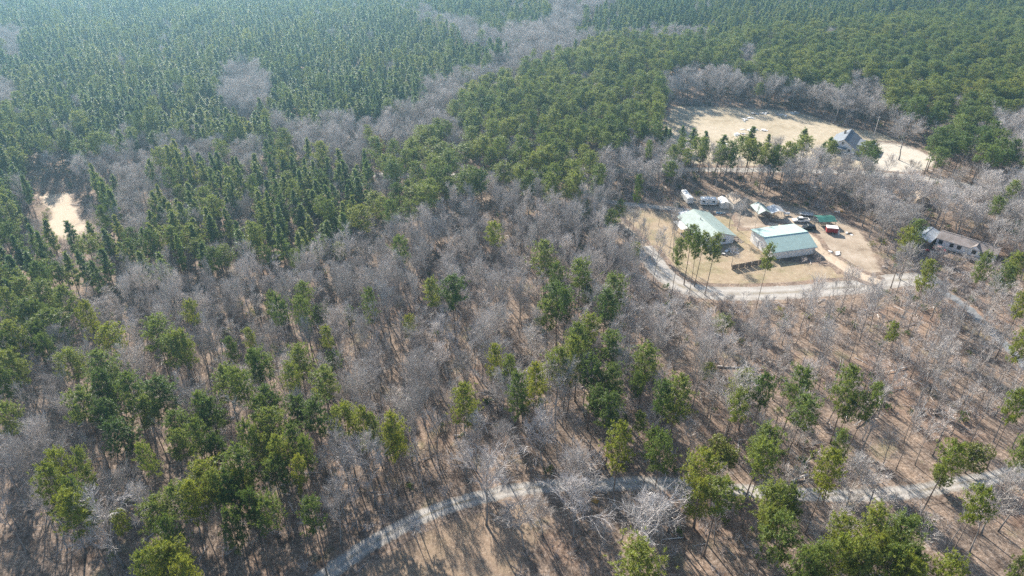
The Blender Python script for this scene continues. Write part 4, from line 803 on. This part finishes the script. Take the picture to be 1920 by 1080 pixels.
# candidate points
YMIN, YMAX = 42.0, 770.0
N = 90000
ys = YMIN + (YMAX - YMIN) * np.sqrt(rs.uniform(0.0025, 1, N)); xs = rs.uniform(-1, 1, N) * (0.76 * ys + 35)
gpx, gpy, _ = pj(xs, ys, hgt(xs, ys)); cpx, cpy, _ = pj(xs, ys, hgt(xs, ys) + 10.0)
ok = road_clear(xs, ys, 1.6)
for nm in ('field', 'lawn', 'sand', 'hdrive', 'yard'):
    P = PATCHES[nm]; ok &= ~(inpoly(xs, ys, P) | (segdist(xs, ys, P, True) < 1.5))
for fx, fy, fr in FOOT: ok &= np.hypot(xs - fx, ys - fy) > fr
for lx, ly_, dist in [(un(1501, 416), 0, 26), (un(1516, 430), 0, 26), (un(1546, 410), 0, 20), (un(1558, 436), 0, 24), (un(1426, 392), 0, 20), (un(1454, 392), 0, 20), (un(1287, 376), 0, 18), (un(1327, 384), 0, 18), (un(1355, 384), 0, 18), (un(1377, 382), 0, 16), MOBL, (un(1731, 448), 0, 16)] + [((sx_, sy_), 0, 24) for sx_, sy_ in SAND] + [(un(qx, qy), 0, 24) for qx, qy in ((110, 380), (120, 400), (130, 420), (115, 435))]:     # open sky towards the sun over the things that stand in sunlight
    ok &= segdist(xs, ys, [lx, (lx[0] + dist * math.sin(SUN_AZ), lx[1] + dist * math.cos(SUN_AZ))]) > 2.6
    ok &= segdist(xs, ys, [lx, (lx[0] * 0.9, lx[1] * 0.9)]) > 2.4
zone = np.full(N, 0)                                   # 0 plantation/pine far
zone[gpy > 470] = 3
zone[inpoly(cpx, cpy, [(1140, 85), (1330, 78), (1500, 60), (1960, 20), (1960, 335), (1780, 320), (1700, 270), (1640, 230), (1500, 190), (1300, 180), (1250, 120)])] = 5
zone[inpoly(cpx, cpy, Z_MID)] = 1
zone[inpoly(cpx, cpy, [(680, 440), (760, 400), (1120, 345), (1200, 380), (1260, 520), (1200, 620), (600, 620), (560, 490)])] = 3
zone[inpoly(cpx, cpy, Z_MATURE)] = 2
zone[inpoly(cpx, cpy, Z_GROVE)] = 6
for Z in Z_BARE: zone[inpoly(cpx, cpy, Z)] = 4
zone[(cpx > 1600) & (cpy > 330) & (cpy < 560) & (zone == 0)] = 4
zone[inpoly(cpx, cpy, Z_SPARSE)] = 7
zone[inpoly(gpx, gpy, G_LOW) | inpoly(gpx, gpy, G_LOW2)] = 8
zone[inpoly(gpx, gpy, G_SOUTH)] = 11
zone[inpoly(gpx, gpy, G_LOW3) | inpoly(gpx, gpy, G_LOW4)] = 10
zone[inpoly(gpx, gpy, G_CLEAR)] = 9
SPACE = {0: 3.8, 1: 3.9, 2: 4.9, 3: 3.5, 4: 3.5, 5: 4.4, 6: 4.2, 7: 3.35, 8: 4.5, 9: 14.0, 10: 6.5, 11: 5.6}
BR = []      # brush points
nz1 = np.sin(xs / 23 + 1.3) * np.sin(ys / 31 + 0.4) + 0.6 * np.sin((xs - ys) / 17)
for i in np.nonzero(ok)[0]:
    x, y, z = xs[i], ys[i], zone[i]; sp = SPACE[z]
    if not free(x, y, sp): continue
    q = rs.uniform()
    if z == 0:
        if nz1[i] < -0.95 and q < 0.6: continue
        if q < 0.90: put('plant', x, y, rs.uniform(0.85, 1.55), rs.uniform(0.68, 1.18) + 0.12 * nz1[i])
        elif q < 0.955: put('pine', x, y, rs.uniform(0.5, 0.75), rs.uniform(0.6, 0.85))
        elif q < 0.975: put('pine', x, y, rs.uniform(0.7, 0.9), rs.uniform(0.75, 0.95))
        else: put('bare', x, y, rs.uniform(0.7, 1.0), rs.uniform(0.7, 0.9))
    elif z == 1:
        if nz1[i] > 1.0 or q < 0.17: put('bare', x, y, rs.uniform(0.6, 1.0), rs.uniform(0.55, 0.95))
        elif q < 0.80: put('plant', x, y, rs.uniform(0.9, 1.3), rs.uniform(0.9, 1.3))
        elif q < 0.9: put('pine', x, y, rs.uniform(0.65, 0.95), rs.uniform(0.75, 1.0))
        else: put('pine_dark', x, y, rs.uniform(0.6, 0.9), rs.uniform(0.7, 1.0))
    elif z == 2:
        if q < 0.55: put('pine', x, y, rs.uniform(0.75, 1.1), rs.uniform(0.8, 1.05))
        elif q < 0.68: put('pine_dark', x, y, rs.uniform(0.75, 1.0), rs.uniform(0.75, 1.0))
        elif q < 0.72: put('pine_yellow', x, y, rs.uniform(0.6, 0.9), rs.uniform(0.6, 0.9))
        else: put('bare', x, y, rs.uniform(0.7, 1.05), rs.uniform(0.65, 1.0))
    elif z == 3:
        if q < 0.44: put('bare', x, y, rs.uniform(0.6, 1.05), rs.uniform(0.7, 1.18))
        elif q < 0.80: put('pole', x, y, rs.uniform(0.65, 1.15), rs.uniform(0.75, 1.22))
        elif q < 0.85: put('pale', x, y, rs.uniform(0.6, 0.95), rs.uniform(0.6, 0.95))
        elif q < 0.868: put('pine', x, y, rs.uniform(0.45, 0.8), rs.uniform(0.4, 0.9))
        elif q < 0.876: put('pine_yellow', x, y, rs.uniform(0.35, 0.6), rs.uniform(0.35, 0.7))
    elif z == 4:
        if q < 0.86: put('bare', x, y, rs.uniform(0.75, 1.2), rs.uniform(0.65, 1.0))
        elif q < 0.93: put('pale', x, y, rs.uniform(0.7, 1.0), rs.uniform(0.65, 0.95))
        elif q < 0.955: put('pine', x, y, rs.uniform(0.6, 0.9), rs.uniform(0.6, 0.9))
    elif z == 5:
        if q < 0.66: put('pine', x, y, rs.uniform(0.8, 1.15), rs.uniform(0.72, 0.98))
        elif q < 0.84: put('pine_dark', x, y, rs.uniform(0.75, 1.05), rs.uniform(0.7, 0.95))
        elif q < 0.88: put('pine_yellow', x, y, rs.uniform(0.7, 1.0), rs.uniform(0.65, 0.9))
        else: put('bare', x, y, rs.uniform(0.7, 1.1), rs.uniform(0.6, 0.9))
    elif z == 6:
        if q < 0.7: put('pine', x, y, rs.uniform(0.7, 1.0), rs.uniform(0.75, 1.0))
        elif q < 0.85: put('pine_dark', x, y, rs.uniform(0.7, 1.0), rs.uniform(0.7, 1.0))
        else: put('bare', x, y, rs.uniform(0.6, 0.9), rs.uniform(0.6, 0.85))
    elif z == 7:
        if q < 0.72: put('pole', x, y, rs.uniform(0.6, 1.05), rs.uniform(0.75, 1.22))
        elif q < 0.85: put('bare', x, y, rs.uniform(0.5, 0.8), rs.uniform(0.6, 1.0))
        elif q < 0.87: put('pale', x, y, rs.uniform(0.5, 0.8), rs.uniform(0.5, 0.8))
    elif z == 8:
        if q < 0.5: put('pole', x, y, rs.uniform(0.5, 0.8), rs.uniform(0.25, 0.5))
        elif q < 0.8: put('bare', x, y, rs.uniform(0.35, 0.55), rs.uniform(0.22, 0.4))
    elif z == 11:
        if q < 0.6: put('bare', x, y, rs.uniform(0.6, 1.0), rs.uniform(0.55, 0.95))
        else: put('pole', x, y, rs.uniform(0.7, 1.1), rs.uniform(0.6, 1.0))
    elif z == 10:
        if q < 0.7: put('bare', x, y, rs.uniform(0.45, 0.75), rs.uniform(0.4, 0.7))
        else: put('plant', x, y, rs.uniform(0.6, 0.9), rs.uniform(0.4, 0.65))
    elif z == 9:
        if q < 0.7: put('bare', x, y, rs.uniform(0.3, 0.6), rs.uniform(0.3, 0.5))
    claim(x, y, sp)
# brush: denser under the bare woods
NB = 42000
by = YMIN + 360.0 * np.sqrt(rs.uniform(0.0, 1, NB)) ; bx = rs.uniform(-1, 1, NB) * (0.76 * by + 20)
bgx, bgy, _ = pj(bx, by, 0); bok = road_clear(bx, by, 0.8)
for nm in ('field', 'lawn', 'sand', 'hdrive', 'yard', 'verge'): bok &= ~inpoly(bx, by, PATCHES[nm])
for fx, fy, fr in FOOT: bok &= np.hypot(bx - fx, by - fy) > fr * 0.85
bd = np.sin(bx / 13 + 0.7) * np.sin(by / 11 + 1.9) + 0.7 * np.sin((bx + 1.7 * by) / 9)
bok &= rs.uniform(-1.3, 1.3, NB) < bd + np.where(inpoly(bgx, bgy, G_LOW2), 2.0, 0) + np.where(inpoly(bgx, bgy, G_LOW), 0.6, 0)
BR = [(bx[i], by[i]) for i in np.nonzero(bok)[0]]

# ------------------------------------------------------------------ nearest trees as things, the rest as woods
LM = [('beside the gravel lane', 'gravel_lane', 9), ('beside the wide gravel road', 'gravel_road', 10), ('by the far road', 'far_road', 10)]
PL = [('on the lawn around the green-roofed house', LAWN, 4), ('at the edge of the dirt yard', YARD, 14), ('at the edge of the dry field', FIELD, 14), ('beside the pale sandy clearing', SAND, 18)]
def where(x, y, kind):
    for txt, P, d in PL:
        if inpoly(np.array([x]), np.array([y]), P)[0] or segdist(np.array([x]), np.array([y]), P, True)[0] < d: return txt
    for txt, nm, d in LM:
        if segdist(np.array([x]), np.array([y]), [tuple(q) for q in ROADS[nm][0][::2]])[0] < d + ROADS[nm][1]: return txt
    if np.hypot(x - MOB[0], y - MOB[1]) < 28: return 'near the mobile home'
    px, py, _ = pj(x, y, 0.0)
    lane = ROADS['gravel_lane'][0]; ly = np.interp(x, lane[:, 0], lane[:, 1]) if lane[0, 0] < x < lane[-1, 0] else 75.0
    fr = ROADS['far_road'][0]; fy = np.interp(x, fr[:, 0], fr[:, 1]); sd = np.hypot(x - SANDC[0], y - SANDC[1])
    if y < ly: return 'across the gravel lane from the houses'
    if y > fy + 4: return 'in woods behind the dry field' if x > 110 else ('beyond the far road beside the field' if x > 20 else 'in plantation beyond the far road')
    if sd < 45: return 'in woods near the sandy clearing'
    if x > 50 and y < 175: return 'in thin wood between lane and gravel road'
    if x > 60: return 'in bare wood around the dirt yard'
    if x < -62 and y < 165: return 'in pine stand past the lane end'
    if y < 120: return 'in bare wood bordering the gravel lane'
    if y < 165: return 'in bare wood facing the green-roofed house'
    if x < -120: return 'in open woods past the sandy clearing'
    return 'in mixed woods before the far road'
SANDC = np.mean(np.array(SAND), axis=0)
NAMES = {'pine': ('pine_tree', 'green-crowned tall pine', 'pine trees'), 'pine_dark': ('pine_tree', 'dark green tall pine', 'pine trees'), 'pine_yellow': ('pine_tree', 'yellow-green pine', 'pine trees'),
         'plant': ('young_pine', 'spire-crowned young pine', 'young spire pines'), 'bare': ('bare_tree', 'leafless grey tree', 'leafless trees'), 'pole': ('bare_tree', 'slender leafless tree', 'leafless trees'),
         'pale': ('bare_tree', 'pale-twigged leafless tree', 'leafless trees'), 'round': ('evergreen_tree', 'low round dense evergreen', 'round evergreens'), 'rust': ('brown_leaf_tree', 'rust-brown leafy tree', 'rust')}
def sizeword(k, sxy, sz):
    if k in ('round', 'rust'): return ''
    a = 'short ' if sz < 0.62 else ('towering ' if sz > 1.06 else ''); b = 'narrow ' if sxy < 0.72 else ('broad ' if sxy > 1.05 else ''); return a + b
def visible(x, y, h_):
    px, py, _ = pj(x, y, h_ * 0.7); return -30 < px < 1950 and -30 < py < 1110
FAM = {'pines': ['pine', 'pine_dark', 'pine_yellow'], 'young': ['plant'], 'bare': ['bare', 'pole', 'pale'], 'misc': ['round', 'rust']}
HT = {'pine': 20, 'pine_dark': 20, 'pine_yellow': 20, 'plant': 15, 'bare': 16, 'pole': 16, 'pale': 16, 'round': 11, 'rust': 15}
REST = {'pines': [], 'young': [], 'bare': []}
NEAR_N = {'pines': 300, 'young': 300, 'bare': 300, 'misc': 99}
for fam, kinds in FAM.items():
    L_ = [(k,) + t_ for k in kinds for t_ in TREES[k]]
    def size_px(e):
        k, x, y, sxy, sz = e[:5]
        if not visible(x, y, HT[k] * sz): return 0
        return sxy * sz / (x * x + y * y + CAMH * CAMH)
    L_.sort(key=size_px, reverse=True); XY = np.array([(e[1], e[2]) for e in L_])
    for n_, (k, x, y, sxy, sz, rot, v_) in enumerate(L_):
        if n_ < NEAR_N[fam] and size_px(L_[n_]) > 0:
            nm, desc, grp = NAMES[k]; lb = (sizeword(k, sxy, sz) + desc + ' ' + where(x, y, k)).replace('tall pine', 'pine' if sz < 0.62 else 'tall pine')
            dn = np.hypot(XY[:, 0] - x, XY[:, 1] - y); tx, ty = rs.normal(0, 0.035), rs.normal(0, 0.035)
            adj = ('lone ' if (dn < 8.0).sum() == 1 else ('close-set ' if (dn < 5.0).sum() >= 3 else '')) if fam != 'misc' else ''
            lb = ('leaning ' if math.hypot(tx, ty) > 0.065 else '') + adj + lb
            t = thing(nm, lb, 'tree', (x, y), rot, grp); t.rotation_euler = (tx, ty, rot); t.scale = (sxy, sxy, sz)
            tm, cm, _ = PR[k][v_]; link('trunk', tm, t); link('crown', cm, t)
        elif fam in REST: REST[fam].append((k, x, y, sxy, sz, rot, v_))
def woods(name, label, cat, sources, pts, tilt=0.03):
    """one uncountable mass: instances of whole-tree meshes on points"""
    src = bpy.data.collections.new(name + '_sources')
    for i, me_ in enumerate(sources):
        o = bpy.data.objects.new('%s_%03d' % (name, i), me_); src.objects.link(o)
    me = bpy.data.meshes.new(name); me.from_pydata([p[0:3] for p in pts], [], [])
    def att(nm, typ, dat, key): me.attributes.new(nm, typ, 'POINT').data.foreach_set(key, np.array(dat).ravel())
    att('which', 'INT', [p[3] for p in pts], 'value'); att('turn', 'FLOAT_VECTOR', [(rs.normal(0, tilt), rs.normal(0, tilt), p[6]) for p in pts], 'vector'); att('size', 'FLOAT_VECTOR', [(p[4], p[4], p[5]) for p in pts], 'vector')
    o = link(name, me); o['label'] = label; o['category'] = cat; o['kind'] = 'stuff'
    g = bpy.data.node_groups.new(name, 'GeometryNodeTree'); g.interface.new_socket('Geometry', in_out='INPUT', socket_type='NodeSocketGeometry'); g.interface.new_socket('Geometry', in_out='OUTPUT', socket_type='NodeSocketGeometry')
    n = g.nodes; gi = n.new('NodeGroupInput'); go = n.new('NodeGroupOutput'); ip = n.new('GeometryNodeInstanceOnPoints'); ci = n.new('GeometryNodeCollectionInfo')
    ci.inputs[0].default_value = src; ci.inputs['Separate Children'].default_value = True; ci.inputs['Reset Children'].default_value = True
    def na(nm, typ): q = n.new('GeometryNodeInputNamedAttribute'); q.data_type = typ; q.inputs[0].default_value = nm; return q.outputs[0]
    er = n.new('FunctionNodeEulerToRotation'); l = g.links.new
    l(gi.outputs[0], ip.inputs['Points']); l(ci.outputs[0], ip.inputs['Instance']); ip.inputs['Pick Instance'].default_value = True
    l(na('which', 'INT'), ip.inputs['Instance Index']); l(na('turn', 'FLOAT_VECTOR'), er.inputs[0]); l(er.outputs[0], ip.inputs['Rotation']); l(na('size', 'FLOAT_VECTOR'), ip.inputs['Scale'])
    l(ip.outputs[0], go.inputs[0]); md = o.modifiers.new('scatter', 'NODES'); md.node_group = g
    return o
for fam, (nm, lb) in {'pines': ('pine_woods', 'mass of green pine crowns filling the far woods'), 'young': ('pine_plantation', 'dense far plantation of young spire pines'), 'bare': ('bare_woods', 'grey haze of leafless trees filling the woods')}.items():
    src = []; base = {}
    for k in FAM[fam]: base[k] = len(src); src += [p[2] for p in PR[k]]
    pts = [(x, y, float(hgt(x, y)) - 0.05, base[k] + v_, sxy, sz, rot) for (k, x, y, sxy, sz, rot, v_) in REST[fam]]
    if pts: woods(nm, lb, 'woods', src, pts)
woods('undergrowth', 'leafless brush and thin saplings covering the woodland floor', 'undergrowth', BRUSH, [(x, y, float(hgt(x, y)), int(rs.choice(len(BRUSH), p=BW)), rs.uniform(0.6, 1.4), rs.uniform(0.45, 1.5), rs.uniform(0, 6.28)) for x, y in BR], 0.1)

# snags and fallen trunks
def snag(label, a, b, za, zb, r0, r1, name='fallen_log', cat='log'):
    xa, ya = un(*a); xb, yb = (un(*b) if b else (xa, ya)); t = thing(name, label, cat, (xa, ya, 0.0)); d = np.array((xb - xa, yb - ya, zb - za))
    r_ = np.random.RandomState(int(a[0])); pts = [np.array((0, 0, za)) + d * k / 5 + (r_.normal(0, 0.06, 3) if 0 < k < 5 else 0) for k in range(6)]
    part('trunk', MB().tube(pts, [r0 + (r1 - r0) * k / 5 for k in range(6)], 7), M['snag'], t, True)
    for k in range(4):
        q = pts[2 + k % 4]; e = q + np.array((r_.normal(0, 0.7), r_.normal(0, 0.7), r_.uniform(0.2, 0.9))); part('branch_stub', MB().tube([q, e], [r1 * 0.6, r1 * 0.2], 4), M['snag'], t)
snag('bleached standing snag in the pine stand next to a fallen pale trunk', (151, 872), (147, 880), 0.0, 8.5, 0.2, 0.1, 'snag', 'snag')
snag('pale fallen trunk lying level across the pine stand', (152, 868), (195, 858), 0.5, 0.6, 0.17, 0.1)
snag('forked bleached snag in the thin wood, straight stem', (1562, 725), (1561, 724), 0, 7.5, 0.17, 0.08, 'snag', 'snag')
snag('bleached snag leaning beside the straight one in the thin wood', (1576, 716), (1568, 712), 0, 6.5, 0.16, 0.07, 'snag', 'snag')
snag('pale broken snag next to the dark log by the gravel lane', (1502, 890), (1507, 896), 0, 7.0, 0.14, 0.07, 'snag', 'snag')
snag('thick dark-shadowed log lying beside the gravel lane', (1482, 905), (1512, 894), 0.4, 0.6, 0.3, 0.22)
snag('long grey trunk lying level in the thin wood', (1345, 688), (1440, 694), 0.3, 0.35, 0.22, 0.1)
snag('white-limbed fallen tree lying in the thin wood', (1640, 775), (1600, 800), 0.3, 0.5, 0.18, 0.08)
snag('pale trunk lying on bare leaf litter in the thin wood', (1700, 690), (1660, 700), 0.25, 0.35, 0.17, 0.08)
snag('pale split trunk lying among the pines near a large clump', (215, 770), (235, 778), 0.3, 0.4, 0.18, 0.1)
snag('pale leaning trunk in the bare wood beside dark pines', (450, 705), (430, 690), 0, 8.0, 0.16, 0.08, 'snag', 'snag')
snag('white stub of a broken trunk in the bare wood', (840, 705), (832, 700), 0, 5.0, 0.16, 0.1, 'snag', 'snag')
snag('pale log lying by the wide gravel road', (1655, 500), (1663, 505), 0.25, 0.25, 0.22, 0.16)

# ------------------------------------------------------------------ air
hz = MB().box((0, 0, 62.0), (5200, 5200, 150)); hm = mat('haze_air'); s = NT(hm.node_tree)
pv = s.n('ShaderNodeVolumePrincipled'); pv.inputs['Color'].default_value = (0.40, 0.74, 1.0, 1); pv.inputs['Density'].default_value = HAZE_DENSITY; pv.inputs['Anisotropy'].default_value = 0.78
o_ = s.n('ShaderNodeOutputMaterial'); s.l(pv.outputs[0], o_.inputs['Volume'])
h = link('haze', hz.mesh('haze', hm)); h['kind'] = 'stuff'; h['label'] = 'thin pale blue haze filling the air'; h['category'] = 'haze'
print('trees', {k: len(v_) for k, v_ in TREES.items()}, 'brush', len(BR))
